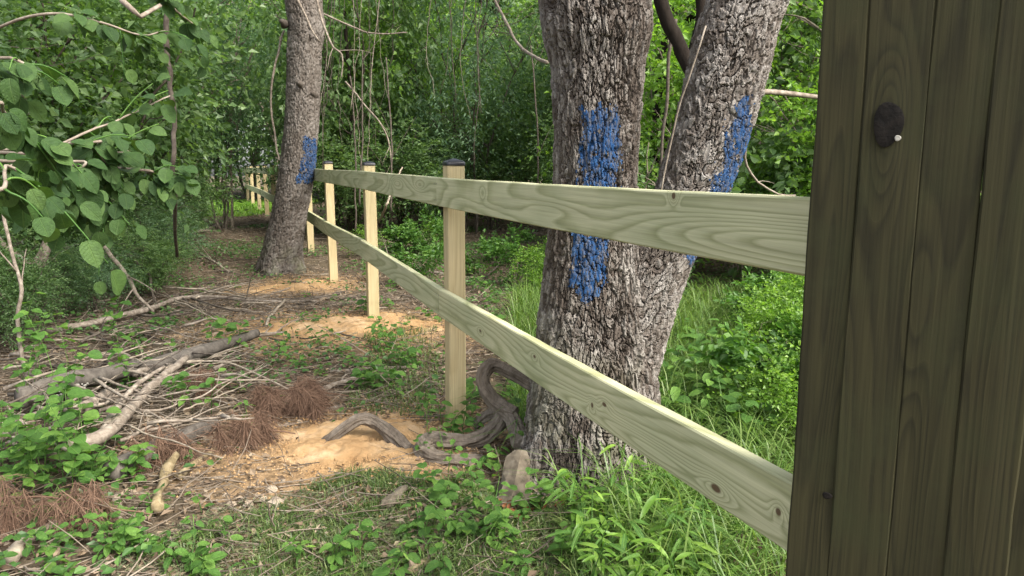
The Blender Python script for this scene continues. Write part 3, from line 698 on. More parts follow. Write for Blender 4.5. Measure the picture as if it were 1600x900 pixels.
M['knot'] = matte('knot_dark', [(.003, .0024, .0018), (.007, .0055, .004), (.013, .010, .0075)], 60)
plank_disc('knot', 1388, 194, .021, .034, M['knot'], .0036, .0006)
plank_disc('resin_bead', 1403, 216, .0045, .0045, M['fungus'], .0045, .0015)
plank_disc('knot', 1293, 773, .008, .006, M['knot'], .0042, .0008)

# ------------------------------------------------------------------ background trees and shrubs
def gp(px, Y):
    x = (px - 800) / FPX * Y; return Vector((x, Y, float(gh(x, Y)) - .02))
def shrubs(spec, name, label, cat, group, stem='shrub'):
    for k, (px, Y, cr, sc, sq) in enumerate(spec): plant(name, label if isinstance(label, str) else label[k], cat, group, gp(px, Y), cr, stem, sc, None, sq)
def tree(px, Y, sc, label, thick=1.0, group='thin trees in the woodland', crowns=1):
    o = empty('woodland_tree', gp(px, Y), label, 'tree', group); o.rotation_euler = (0, 0, R.uniform(0, 6.28))
    a = link('trunk', ST['tree'], o); a.scale = (thick * sc, thick * sc, sc)
    for k in range(crowns):
        c = link('crown', CR['tree'], o, (R.uniform(-.3, .3), R.uniform(-.3, .3), 3.2 * sc)); c.scale = (sc * .62,) * 3; c.rotation_euler = (0, 0, R.uniform(0, 6))
    return o
J = lambda a: R.uniform(-a, a)
# far belt that closes the view
far = []
for k, px in enumerate(range(-260, 1500, 82)):
    if 300 < px < 450: continue
    far.append((px + J(30), 25 + J(2.5), ['mid', 'blue', 'lime', 'mid', 'dark'][k % 5], 2.9 + J(.4), 1.2))
    far.append((px + 40 + J(30), 30 + J(2.5), ['lime', 'mid', 'big'][k % 3], 3.8 + J(.4), 1.25))
shrubs(far, 'tall_shrub', 'tall leafy shrub in the far belt of woodland', 'shrub', 'far woodland shrubs')
mid = []
for k, px in enumerate(range(520, 1000, 55)):
    if 812 < px < 890: continue
    mid.append((px + J(25), 16.5 + J(1.5), ['mid', 'blue', 'mid', 'lime', 'dark'][k % 5], 1.9 + J(.3), 1.15 + J(.1)) if px > 590 else (px + 15, 24.5, 'mid', 2.7, 1.2))
shrubs(mid, 'woodland_shrub', ['mid green thicket shrub past the slim trunk', 'blue-green thicket shrub above the third post', 'mid green thicket shrub above the second post', 'lime thicket shrub where the dead vines hang', 'dark thicket shrub left of the nearest capped post', 'mid green thicket shrub above the nearest capped post', 'blue-green thicket shrub beyond the near upper rail', 'lime thicket shrub next to the tan curving branch', 'dark thicket shrub half hidden by the thicker stem', 'mid green thicket shrub in the gap of the double tree'], 'shrub', 'thicket behind the fence posts', 'shrubd')
mid = []
for k, px in enumerate(range(520, 800, 62)):
    mid.append((px + J(15), 12.6 + J(1.2), ['dark', 'mid', 'blue'][k % 3], 1.15 + J(.25), .95 + J(.1)))
shrubs(mid, 'low_shrub', ['low dark bush beside the third capped post', 'low mid green bush behind the second capped post', 'low blue-green bush beyond the second and first posts', 'low dark bush behind the nearest capped post', 'low mid green bush just past the nearest capped post', 'low blue-green bush between the nearest post and the double tree'], 'shrub', 'low bushes beyond the fence', 'shrubd')
mid = []
for k, px in enumerate(range(560, 800, 85)):
    mid.append((px + J(20), 13.5 + J(1), ['mid', 'lime', 'blue', 'big'][k % 4], 1.35 + J(.15), 1.0))
for o_, (px, Y, cr, sc, sq) in enumerate(mid):
    o = plant('overhanging_shrub', ['arching mid green shrub above the second capped post', 'arching lime shrub above the nearest capped post', 'arching blue-green shrub above the near upper rail', 'arching large-leaved shrub beside the thicker stem'][o_], 'shrub', 'arching shrubs above the low bushes', gp(px, Y), cr, 'shrubd', sc, None, sq)
    o.scale = (sc, sc, sc * 1.75)
# left of the fence: dark undergrowth beside the track
left = [(-230, 5.0, 'dark', 1.15, 1.15), (20, 7.4, 'dark', 1.25, 1.2), (-40, 7.6, 'lime', 1.5, 1.5), (120, 7.6, 'mid', 1.45, 1.25), (190, 9.0, 'dark', 1.35, 1.1), (60, 9.5, 'lime', 1.7, 1.4),
        (-110, 6.2, 'dark', 1.0, 1.1), (200, 11.5, 'dark', 1.7, 1.3), (110, 12, 'lime', 2.0, 1.3), (250, 13.5, 'blue', 1.5, 1.2)]
shrubs(left, 'shaded_shrub', ['dark shrub outside the broad-leaved bush, cut by the edge of the view', 'dark shrub directly behind the forked sapling', 'tall yellow-green shrub above the forked sapling', 'mid green shrub behind the dark slender upright stem',
    'dark shrub between the slender upright stem and the track', 'tall lime shrub showing above the broad-leaved bush', 'low dark shrub beside the forked sapling, cut by the edge of the view', 'tall dark shrub at the back of the shaded undergrowth', 'tallest lime shrub behind the shaded undergrowth', 'blue-green shrub where the undergrowth meets the track'], 'shrub', 'undergrowth beside the brush pile', 'shrubd')
left = [(40, 6.6, 'dark', .5, .9), (110, 6.9, 'mid', .5, .95), (165, 7.3, 'dark', .55, .85), (225, 7.8, 'blue', .55, .8), (95, 8.2, 'mid', .7, .9), (180, 8.6, 'blue', .7, .95), (250, 9.6, 'dark', .6, .9), (-30, 7.0, 'mid', .6, 1.0), (285, 11.0, 'mid', .6, .9), (140, 6.2, 'blue', .36, .9), (-25, 5.2, 'mid', .42, 1.0), (5, 5.0, 'dark', .34, 1.0), (78, 5.9, 'dark', .34, .9), (215, 6.9, 'mid', .4, .8)]
shrubs(left, 'low_shrub', ['low dark bush right behind the forked sapling', 'low mid green bush beside the forked sapling', 'low dark bush where the crooked dead branch leans in', 'blue-green bush beside the dark leaning dead branch', 'mid green bush in the hollow behind the sapling', 'blue-green bush at the back of the hollow',
    'low dark bush by the thick dead limb', 'mid green bush behind the pale leaning stem', 'low mid green bush beside the far end of the track', 'smallest blue-green bush behind the long curved branch', 'mid green bush at the edge of the view before the pale stem', 'small dark bush before the pale leaning stem', 'small dark bush touching the forked sapling', 'low mid green bush between the dead branches and the track'], 'shrub', 'low bushes in the hollow', 'shrubd')
left = [(300, 15.0, 'blue', 1.7, 1.25), (350, 13.5, 'blue', 1.35, 1.4), (300, 12.5, 'blue', .95, 1.7), (395, 31, 'mid', 2.9, 1.4), (300, 33, 'lime', 3.2, 1.3), (470, 29, 'lime', 2.6, 1.7)]
for k, (px, Y, cr, sc, sq) in enumerate(left):
    o = plant('feathery_shrub', ['feathery blue-green shrub arching over the track beside the hollow', 'feathery blue-green shrub just short of the sunny clearing', 'small feathery shrub above the thick dead limb', 'mid green shrub closing the end of the sunny clearing', 'tall lime shrub far behind the feathery ones', 'tall lime shrub showing past the slim trunk'][k], 'shrub', 'feathery shrubs over the track', gp(px, Y), cr, 'shrub', sc, None, sq)
    o.location.z += .55 * sc
    for ch in o.children:
        if ch.name.startswith('stem'): ch.location.z = -.55; ch.scale = (1, 1, 1.25)
# right of the double tree
rt = [(1010, 7.2, 'big', .75, 1.1), (1040, 9.0, 'lime', 1.35, 1.3), (1150, 8.5, 'lime', .9, 1.0), (1250, 7.5, 'big', .9, 1.2), (1330, 7.2, 'lime', 1.1, 1.2), (1230, 9.5, 'lime', 1.6, 1.3), (1120, 11.5, 'mid', 1.9, 1.3), (1000, 12.5, 'mid', 1.7, 1.4),
      (1300, 12, 'lime', 2.1, 1.35), (950, 11.0, 'mid', 1.0, 1.0), (1420, 8, 'mid', 1.6, 1.3), (1180, 15.5, 'lime', 2.2, 1.3), (1060, 17, 'mid', 2.2, 1.3)]
shrubs(rt, 'sunlit_shrub', ['low large-leaved shrub in the gap between the two stems', 'lime shrub filling the gap between the two stems', 'lime shrub just past the blue mark of the leaning stem', 'large-leaved shrub beside the edge of the dark plank fence', 'lime shrub mostly hidden by the dark plank fence',
    'tall lime shrub above the level grey branch', 'tall mid green shrub behind the leaning stem', 'mid green shrub behind the thicker stem', 'tall lime shrub rising behind the plank fence edge', 'small mid green shrub at the foot of the thicker stem', 'mid green shrub behind the dark plank fence', 'far lime shrub beyond the leaning stem', 'far mid green shrub seen in the gap between the stems'], 'shrub', 'sunlit shrubs behind the double tree')
for (px, Y, sc, th) in [(664, 26, 1.3, 1.2), (556, 12, .95, .5), (575, 28, 1.3, .8), (1020, 9.5, 1.0, 1.4), (640, 31, 1.3, 1.2), (765, 21, 1.2, .8), (345, 29, 1.2, 1.0), (1262, 11, 1.05, .8), (150, 13, 1.1, .8), (775, 24, 1.2, 1.1), (-60, 10, 1.0, 1.2), (1150, 22, 1.2, 1), (470, 34, 1.3, 1.1)]:
    tree(px, Y, sc, 'thin dark woodland tree standing among the background shrubs', th)

# far wood seen as one mass behind everything
B = Buf(); n = 42000
x = N.uniform(-46, 46, n); y = 36 + N.uniform(0, 5, n) + .004 * x ** 2; z = N.uniform(0, 13, n)
k = fbm(x * .5, z * .5, s=77, o=3) > -.45; x, y, z = x[k], y[k], z[k]; n = len(x)
leafcloud(B, np.c_[x, y, z], N.normal(size=(n, 3)) + [0, 0, -.2], N.normal(size=(n, 3)) * .7 + [0, -.6, .6], N.uniform(.25, .5, n), N.uniform(.16, .32, n))
tag(link('distant_woods', B.mesh('distant_woods', M['leaf_mid'], False)), 'far mass of green woodland leaves', 'woods', None, 'stuff')

# ------------------------------------------------------------------ branches, sticks and vines
TWC = {'twig': 'grey', 'twig_dark': 'dark brown', 'twig_pale': 'bleached'}
def branch(name, pts, r0, r1, mt, label, cat='branch', group=None, sides=7, wig=.008, lump=.12, forks=0, seed=None):
    seed = seed if seed is not None else R.randint(1, 9999)
    q = [p if isinstance(p, Vector) else (G(p[0], p[1], p[2] if len(p) > 2 else 1.0, r0 * .6) if (len(p) < 3 or p[2] < 1.2) else P(*p)) for p in pts]
    base = q[0].copy(); B = Buf(); rr = random.Random(seed)
    c = tube(B, [v - base for v in q], r0, r1, sides, None, wig, seed, lump)
    L = sum((q[i + 1] - q[i]).length for i in range(len(q) - 1))
    for f in range(forks):
        i = rr.randrange(len(c) // 4, len(c) - 1); t = c[min(i + 1, len(c) - 1)] - c[i - 1]; t = t / np.linalg.norm(t)
        s = np.array([rr.uniform(-1, 1), rr.uniform(-1, 1), rr.uniform(-.1, .6)]); v = (t * .8 + s * .7) * L * rr.uniform(.15, .35)
        ri = (r0 + (r1 - r0) * i / len(c)) * .5
        e = c[i] + v; tube(B, [c[i], c[i] + v * .5 + np.array([0, 0, .015]), e], ri, ri * .3, 5, None, wig, seed + f, lump)
    if name == 'bare_twig': label = label.replace('thin', ('straight ' if forks == 0 else 'forked ' if forks < 3 else 'bushy ') + ('thin ' if r0 < .007 else 'stout ') + TWC[mt])
    return tag(link(name, B.mesh(name, M[mt]), None, base), label, cat, group)

branch('fallen_log', [(30, 632, .93), (130, 600, .93), (250, 575, .94), (345, 548, .95), (400, 530, .96)], .06, .032, 'log', 'long dark fallen log with white fungus along the back of the brush pile', 'log', sides=10, wig=.012)
fb = Buf(); q0 = G(85, 607, .915)
for k in range(46):
    q = G(R.uniform(42, 138), 0, 1) if False else G(45 + k * 2.05, 622 - k * .48 + R.uniform(-7, 7), .915)
    r_ = R.uniform(.006, .013); n_ = 7; th = np.linspace(0, 6.283, n_, endpoint=False)
    V = np.array([[r_ * math.cos(a) * R.uniform(.7, 1.2), -.005, r_ * .6 * math.sin(a)] for a in th] + [[0, -.012, .002]]) + np.array(q - q0)
    fb.add(V, [(n_, i, (i + 1) % n_) for i in range(n_)])
tag(link('bracket_fungus', fb.mesh('bracket_fungus', M['fungus']), None, q0), 'crust of small white fungus brackets on the dark fallen log', 'fungus', None, 'stuff')
branch('fallen_branch', [(108, 706, .93), (165, 682, .91), (215, 632, .90), (252, 596, .89), (292, 566, .88)], .034, .02, 'twig', 'thick pale forked branch slanting across the brush pile', sides=9)
branch('fallen_branch', [(160, 684, .91), (185, 640, .89), (210, 606, .88), (258, 578, .87)], .021, .011, 'twig', 'slimmer fork rising beside the thick pale branch')
branch('fallen_log', [(172, 750, .98), (240, 712, .98), (290, 690, .98), (338, 672, .98)], .048, .038, 'log', 'short dark log at the front of the brush pile', 'log', sides=10)
branch('fallen_log', [(246, 800, .98), (252, 765, .98), (262, 738, .98), (276, 716, .97)], .023, .020, 'peeled', 'short yellowish peeled log standing out from the brush pile', 'log', sides=10, lump=.4, wig=.014)
branch('fallen_branch', [(280, 750), (305, 730), (338, 704)], .018, .013, 'peeled', 'pale split piece of wood beside the yellowish log', 'wood piece', lump=.3)
branch('fallen_branch', [(18, 880), (40, 850), (70, 835), (108, 812)], .026, .022, 'twig_pale', 'bent pale branch in the leafy corner below the brush pile')
branch('fallen_branch', [(182, 780), (188, 800), (198, 828)], .018, .014, 'twig_pale', 'stubby pale stick among weeds below the dark log')
branch('fallen_branch', [(110, 652, .9), (135, 640, .9), (170, 618, .9)], .034, .03, 'twig', 'thick sawn branch end inside the brush pile')
branch('fallen_branch', [(36, 525), (130, 512, .97), (230, 488, .96), (275, 470, .97), (330, 468, .98), (420, 474), (495, 474)], .03, .011, 'twig', 'long curved grey branch lying behind the brush pile', forks=4)
branch('fallen_branch', [(210, 588, .93), (300, 552, .95), (370, 532, .97), (447, 522)], .02, .012, 'twig', 'straight grey branch pointing at the second sandy patch', forks=3)
branch('fallen_branch', [(250, 580, .9), (300, 566, .91), (360, 570, .92), (430, 600, .94), (470, 618, .96)], .009, .004, 'twig_pale', 'thin bleached branch arching over the brown needles', forks=6)
branch('fallen_branch', [(416, 511), (426, 492, .985), (446, 470, .975)], .013, .01, 'twig_pale', 'short bleached stick propped beside the second sandy patch')
branch('fallen_branch', [(516, 582), (575, 580), (640, 577)], .014, .012, 'twig', 'straight brown stick lying across the track before the second post')
branch('fallen_branch', [(478, 622), (520, 606), (570, 590)], .022, .013, 'twig', 'grey stick beside the brown pine needles', forks=1)
branch('fallen_branch', [(500, 642), (540, 634), (572, 622)], .012, .008, 'twig', 'thin grey stick at the top edge of the wide sandy patch')
branch('fallen_branch', [(330, 798), (370, 798), (395, 812)], .010, .008, 'twig_pale', 'small bent pale twig beside the pebbles')
branch('fallen_branch', [(24, 449, .93), (110, 451, .93), (200, 451, .95)], .012, .008, 'twig', 'thin lichen-spotted branch stretched level behind the forked sapling')
branch('fallen_branch', [(146, 350, 6.4), (170, 395, 6.3), (200, 432, 6.2), (216, 462, 6.1), (240, 486, 6.0)], .022, .012, 'twig', 'crooked dead branch leaning down into the undergrowth', forks=3)
branch('fallen_branch', [(190, 390, 7.0), (232, 428, 6.8), (238, 460, 6.6), (250, 490, 6.4)], .018, .010, 'twig_dark', 'dark dead branch leaning beside the crooked one', forks=2)
branch('fallen_branch', [(283, 372, .95), (310, 395, .96), (340, 414, .98), (360, 428)], .022, .012, 'twig', 'dead branch lying between the undergrowth and the slim trunk', forks=3)
branch('fallen_branch', [(255, 380, .97), (320, 362, .98), (352, 352)], .045, .03, 'twig', 'thick dead limb lying in front of the sunny clearing', forks=2)
branch('fallen_branch', [(330, 305, 17), (350, 292, 17), (362, 296, 17)], .07, .04, 'twig_dark', 'dark broken limb in the sunny clearing', forks=3)
branch('fallen_branch', [(378, 477), (430, 460, .99), (498, 436)], .014, .008, 'twig', 'thin branch crossing the small sandy patch', forks=1)
branch('fallen_branch', [(400, 471), (470, 469), (540, 459)], .017, .012, 'twig_dark', 'dark branch lying level before the small sandy patch')
branch('fallen_branch', [(520, 535), (560, 522), (592, 503)], .013, .01, 'peeled', 'pale stick at the foot of the second post')
for (a, b, c_, d_) in [((628, 452), (560, 420), (600, 380), 3), ((690, 395), (640, 372), (585, 372), 2), ((700, 430), (650, 412), (600, 408), 2), ((655, 366), (625, 388), (590, 392), 3)]:
    branch('fallen_branch', [a, b if False else ((a[0] + c_[0]) / 2, (a[1] + c_[1]) / 2 + 4, .985), c_], .02, .01, 'twig', 'grey dead branch in the heap behind the first two posts', group='dead branches behind the first posts', forks=d_)
branch('fallen_branch', [(740, 450), (775, 418, .96), (795, 390, .95), (850, 400, .97)], .014, .007, 'twig_dark', 'dark bowed twig between the near post and the double tree', forks=4)
branch('fallen_branch', [(775, 442), (815, 432), (858, 418)], .014, .01, 'twig', 'straight grey stick pointing at the double tree', forks=2)
branch('fallen_branch', [(960, 890), (1000, 878), (1040, 905)], .012, .01, 'twig', 'small curved brown stick in the grass below the lower rail')
branch('fallen_branch', [(640, 905), (655, 890), (672, 884)], .02, .016, 'peeled', 'short pale stub of wood in the foreground grass')
# thin twigs of the pile
for k in range(125):
    a = R.uniform(0, 360); b = R.uniform(575, 715) - a * .13; an = R.choice([R.gauss(-.45, .3), R.gauss(-.1, .35), R.gauss(.5, .5)]); l = R.uniform(50, 190); f = R.uniform(.86, .985)
    e = (a + l * math.cos(an), b + l * math.sin(an) * .6); mdp = ((a + e[0]) / 2 + J(8), (b + e[1]) / 2 + J(9), f - .01)
    if max(a, e[0]) > 470: continue
    branch('bare_twig', [(a, b, f), mdp, (*e, min(1, f + R.uniform(-.03, .03)))], R.choice([.004, .006, .008, .011, .014]) * R.uniform(.7, 1.2), .002, R.choice(['twig', 'twig', 'twig_pale', 'twig_dark']), 'thin bare twig tangled in the brush pile', 'twig', 'twigs tangled in the brush pile', 5, .014, .1, R.choice([0, 1, 2, 3]))
for k in range(74):
    a = R.uniform(60, 560); b = R.uniform(345, 545); an = R.uniform(-.7, .7); l = R.uniform(25, 90) * (b / 520); e = (a + l * math.cos(an), b + l * math.sin(an) * .35)
    if 395 < a < 500 and b < 420: continue
    branch('bare_twig', [(a, b), ((a + e[0]) / 2, (a * 0 + (b + e[1]) / 2), .985), e], R.uniform(.005, .012), .003, R.choice(['twig', 'twig_dark', 'twig_pale']), 'thin dead twig lying on the litter beside the track', 'twig', 'twigs lying beside the track', 5, .02, .1, R.choice([0, 0, 1, 2]))
for k in range(32):
    a = R.uniform(560, 860); b = R.uniform(350, 520); an = R.uniform(-.7, .7); l = R.uniform(25, 80); e = (a + l * math.cos(an), b + l * math.sin(an) * .4)
    branch('bare_twig', [(a, b), ((a + e[0]) / 2, (b + e[1]) / 2, .98), e], R.uniform(.004, .009), .003, R.choice(['twig', 'twig_dark']), 'thin dead twig on the litter beyond the fence', 'twig', 'twigs beyond the fence', 5, .02, .1, R.choice([0, 1, 2]))

def vine_root(pts, r0, r1, label, seed, wigp=.004):
    q = [P(*p) for p in pts]; base = q[0].copy(); n, sd_ = 120, 34; c = catmull([tuple(v - base) for v in q], n); L = np.linalg.norm(np.diff(c, axis=0), axis=1).sum(); sl_ = np.linspace(0, L, n)
    c = c + wigp * np.stack([fbm(sl_ * 9, seed + 20 * k, s=seed, o=2) for k in range(3)], 1); t, a, b = frames(c); th = np.linspace(0, 2 * np.pi, sd_, endpoint=False)
    f = np.linspace(0, 1, n)[:, None]; T = th[None] + sl_[:, None] * 3.0; rr = (r0 * (1 - f) + r1 * f) * (1 + .13 * np.sin(T * 5 + 2 * fbm(sl_ * 6, seed, s=4, o=2)[:, None]) + .08 * np.sin(T * 11 + 1) + .16 * fbm(sl_[:, None] * 9 + 0 * th, np.cos(th)[None] * 1.3 + seed, s=seed, o=3))
    V = c[:, None] + rr[..., None] * (np.cos(th)[None, :, None] * a[:, None] + np.sin(th)[None, :, None] * b[:, None]); i = np.arange(n - 1)[:, None] * sd_; j = np.arange(sd_)[None]; k = (j + 1) % sd_
    V = np.vstack([V.reshape(-1, 3), c[0] - t[0] * r0 * .2, c[-1] + t[-1] * r1 * .2]); m_ = n * sd_
    B = Buf(); B.add(V, [(m_, (x + 1) % sd_, x) for x in range(sd_)] + [(m_ + 1, m_ - sd_ + x, m_ - sd_ + (x + 1) % sd_) for x in range(sd_)], np.stack([i + j, i + k, i + sd_ + k, i + sd_ + j], -1).reshape(-1, 4))
    return tag(link('twisted_root', B.mesh('twisted_root', M['root'], False), None, base), label, 'root')
for k in range(70):
    a = R.uniform(-10, 330); b = R.uniform(445, 580); an = R.uniform(-.8, .8); l = R.uniform(40, 150); f = R.uniform(.9, .99); e = (a + l * math.cos(an), b + l * math.sin(an) * .45)
    branch('bare_twig', [(a, b, f), ((a + e[0]) / 2 + J(6), (b + e[1]) / 2 + J(7), f - .012), (*e, min(1, f + R.uniform(-.02, .03)))], R.choice([.004, .006, .009, .012]), .002, R.choice(['twig', 'twig_dark', 'twig_dark', 'twig_pale']), 'thin dead twig in the tangle behind the brush pile', 'twig', 'twigs in the tangle behind the pile', 5, .016, .1, R.choice([0, 1, 2, 3]))
# twisted root and vine at the foot of the double tree
vine_root([(506, 693, 3.38), (524, 678, 3.38), (560, 656, 3.42), (592, 660, 3.42), (618, 684, 3.36), (642, 706, 3.30), (668, 722, 3.22)], .022, .040, 'grey twisted root arching out of the wide sandy patch', 3)
vine_root([(752, 726, 3.10), (712, 722, 3.10), (676, 716, 3.14), (660, 702, 3.2), (672, 690, 3.28), (712, 692, 3.3), (748, 688, 3.3), (774, 668, 3.32), (790, 640, 3.34)], .036, .036, 'thick woody vine coiled back on itself beside the near post', 8)
vine_root([(806, 648, 3.26), (776, 630, 3.32), (757, 606, 3.34), (754, 584, 3.36), (772, 569, 3.38), (800, 582, 3.36), (842, 610, 3.28)], .031, .030, 'hooked woody vine looping up against the double tree', 13)
vine_root([(742, 664, 3.42), (772, 646, 3.38), (800, 655, 3.25), (815, 700, 3.0)], .022, .036, 'short dark root under the hooked vine', 18)
branch('tree_root', [P(855, 800, 2.72), P(868, 835, 2.55), P(858, 880, 2.42), P(840, 910, 2.33)], .05, .02, 'root', 'mossy surface root running forward from the double tree', 'root', sides=10, lump=.2)
# chunk of split wood
M['chunk'] = matte('weathered_chunk', [(.06, .047, .033), (.11, .09, .064), (.17, .145, .108)], 24)
def chunk(name, px, py, L, w_, h_, ax, mt, label, cat):
    c = G(px, py, 1, .02); n, k = 9, 9; a = Vector(ax).normalized(); s_ = a.cross(Vector((0, 0, 1))).normalized(); u = s_.cross(a); V = []
    for i in range(n):
        f = i / (n - 1)
        for j in range(k):
            t = 6.283 * j / k; m_ = (1 - .35 * f) * (1 + .16 * math.sin(j * 2.3 + i * .7)) * (.55 if i in (0, n - 1) else 1)
            V.append(a * (f - .3) * L + s_ * math.cos(t) * w_ * m_ + u * math.sin(t) * h_ * m_)
    q = [(i * k + j, i * k + (j + 1) % k, (i + 1) * k + (j + 1) % k, (i + 1) * k + j) for i in range(n - 1) for j in range(k)]
    V += [V[0] * 0 - a * .3 * L, a * .7 * L]; tr = [(n * k, (j + 1) % k, j) for j in range(k)] + [(n * k + 1, (n - 1) * k + j, (n - 1) * k + (j + 1) % k) for j in range(k)]
    B = Buf(); B.add([tuple(v) for v in V], tr, q); return tag(link(name, B.mesh(name, M[mt], False), None, c), label, cat)
chunk('wood_chunk', 800, 785, .28, .075, .055, (.12, .40, .42), 'chunk', 'weathered pale chunk of wood leaning on the double tree', 'wood piece')
chunk('wood_chunk', 610, 790, .16, .03, .02, (.3, .6, .1), 'chunk', 'flat pale sliver of wood at the edge of the grass', 'wood piece')
for k, (a, b, r_) in enumerate([(425, 768, .022), (412, 782, .016), (440, 752, .013), (388, 790, .02), (378, 782, .012), (352, 776, .013), (432, 790, .03), (450, 665, .016), (345, 650, .02), (665, 718, .02), (362, 790, .016), (460, 700, .010)]):
    c = G(a, b, 1, r_ * .35); n, k2 = 7, 9; V = []
    for i in range(n):
        f = math.pi * i / (n - 1)
        for j in range(k2):
            t = 6.283 * j / k2; m_ = r_ * (1 + .22 * math.sin(j * 1.9 + i * 1.3 + k))
            V.append((m_ * 1.3 * math.sin(f) * math.cos(t), m_ * math.sin(f) * math.sin(t), m_ * .7 * math.cos(f)))
    q = [(i * k2 + j, (i + 1) * k2 + j, (i + 1) * k2 + (j + 1) % k2, i * k2 + (j + 1) % k2) for i in range(n - 1) for j in range(k2)]
    B = Buf(); B.add(V, None, q); o = link('stone', B.mesh('stone', M['stone'], False), None, c); o.rotation_euler = (0, 0, R.uniform(0, 6))
    tag(o, 'small pale stone lying at the edge of the sandy soil', 'stone', 'stones beside the sandy soil')

# vines, bare branches and saplings above the ground
def vine(pts, r0, r1, mt, label, cat='vine', group=None, forks=0, name='hanging_vine', wig=.01): return branch(name, [P(*p) for p in pts], r0, r1, mt, label, cat, group, 6, wig, .1, forks)
vine([(488, -60, 8.2), (500, 20, 8.2), (518, 70, 8.1), (533, 86, 8.1), (534, 122, 8.1)], .016, .007, 'twig', 'pale bent dead branch hanging beside the slim trunk', 'branch', name='dead_branch', forks=2)
vine([(455, -20, 8.5), (478, 30, 8.45), (500, 64, 8.4)], .016, .008, 'twig', 'thin branch crossing the face of the slim trunk', 'branch', name='dead_branch')
vine([(500, 20, 10), (560, 45, 10), (590, 53, 10), (635, 51, 10)], .014, .007, 'twig', 'pale level dead branch high beside the slim trunk', 'branch', name='dead_branch', forks=4)
vine([(540, 128, 10), (570, 165, 9.8), (602, 205, 9.6), (612, 262, 9.5)], .014, .009, 'twig', 'bleached diagonal branch above the second post', 'branch', name='dead_branch', forks=3)
vine([(757, -30, 5.6), (790, 35, 5.4), (815, 75, 5.2), (856, 99, 4.6)], .009, .011, 'twig', 'bare tan branch curving down to the double tree', 'branch', name='dead_branch', wig=.008)
vine([(1150, 141, 3.9), (1210, 143, 4.0), (1290, 152, 4.1)], .017, .012, 'twig', 'grey twisted branch stretched level behind the leaning stem', 'branch', name='dead_branch', wig=.006)
vine([(1020, -30, 4.4), (1045, 40, 4.4), (1068, 85, 4.35), (1085, 118, 4.3), (1100, 140, 4.2)], .038, .05, 'bark_shade_dark', 'thick dark limb hooked between the two stems', 'branch', name='dark_limb', wig=.012)
vine([(1090, -30, 4.5), (1094, 30, 4.5), (1086, 80, 4.4), (1080, 112, 4.3)], .032, .032, 'bark_shade_dark', 'dark upright limb beside the hooked one', 'branch', name='dark_limb', wig=.012)
vine([(1056, 30, 5), (1046, 90, 5), (1040, 180, 5), (1032, 262, 5)], .012, .010, 'twig_dark', 'thin dark stem seen between the two stems', 'sapling', name='slender_sapling')
vine([(1103, 40, 2.72), (1075, 130, 2.75), (1052, 210, 2.78), (1034, 296, 2.8), (1031, 330, 2.82)], .0032, .003, 'twig', 'thin reddish vine stretched along the leaning stem', wig=.006)
vine([(1172, 205, 3.3), (1164, 250, 3.3), (1176, 280, 3.35), (1210, 302, 3.4), (1240, 306, 3.5)], .006, .004, 'twig', 'thin curled tendril dangling from the leaning stem', forks=1)
vine([(444, 48, 8.9), (430, 100, 8.8), (422, 160, 8.8), (430, 215, 8.8), (436, 250, 8.7)], .014, .012, 'twig', 'loose grey vine hanging down the slim trunk')
vine([(262, -60, 4.3), (262, 60, 4.3), (266, 130, 4.32), (272, 190, 4.35), (274, 290, 4.45), (276, 400, 5.6)], .017, .012, 'twig_dark', 'dark slender upright stem beside the broad-leaved bush', 'sapling', name='slender_sapling', wig=.012)
vine([(190, 0, 3.2), (210, 15, 3.2), (220, 24, 3.2), (255, 4, 3.3)], .013, .008, 'twig', 'crooked grey branch above the broad-leaved bush', 'branch', name='dead_branch', wig=.006)
for k in range(26):
    a = R.uniform(490, 760); Y_ = R.uniform(9.5, 13); y1 = R.uniform(120, 285); a2 = a + J(25)
    vine([(a, -40, Y_), ((a + a2) / 2 + J(14), y1 * .5, Y_), (a2, y1, Y_ - .2)], R.uniform(.003, .008), .003, R.choice(['twig', 'twig_dark', 'twig_dark']), 'thin dead vine dangling in the thicket behind the posts', 'vine', 'dead vines in the thicket', R.choice([0, 1, 2, 3]), wig=.018)
for (a, b, a2) in [(555, 330, 548), (562, 290, 566), (612, 300, 604), (842, 280, 830)]:
    vine([(a, b + 30, 9.4), ((a + a2) / 2 + 3, b - 90, 9.4), (a2, b - 210, 9.5)], .012, .008, 'twig_dark', 'slender grey stem rising behind the posts', 'sapling', 'slender stems behind the posts', 2, 'slender_sapling', .012)
branch('dead_branch', [G(588, 354), P(600, 330, 8.8), P(612, 300, 8.9), P(628, 262, 9.3)], .016, .01, 'twig_pale', 'pale bent stem between the second and third posts', 'branch')
# grey forked sapling on the far left
sb_ = G(48, 522); sp = empty('forked_sapling', sb_, 'smooth grey forked sapling rising from the undergrowth', 'sapling')
for nm, pts, a, b in [('trunk', [(48, 528), (46, 490), (52, 445), (52, 420)], .052, .046), ('branch', [(52, 425), (66, 398), (80, 365), (100, 345), (132, 328), (160, 300)], .042, .026), ('branch', [(50, 424), (30, 404), (8, 385), (-20, 340)], .032, .02)]:
    B = Buf(); Yb = sb_.y; tube(B, [P(x_, y_, Yb) - sb_ for x_, y_ in pts], a, b, 9, None, .012, 5, .08); link(nm, B.mesh(nm, M['twig']), sp)
branch('slender_sapling', [G(56, 600, .98), P(40, 575, 4.35), P(28, 500, 4.4), P(32, 452, 4.4), P(18, 390, 4.5), P(5, 330, 4.6)], .014, .010, 'twig', 'pale thin stem leaning in front of the forked sapling', 'sapling', forks=2)

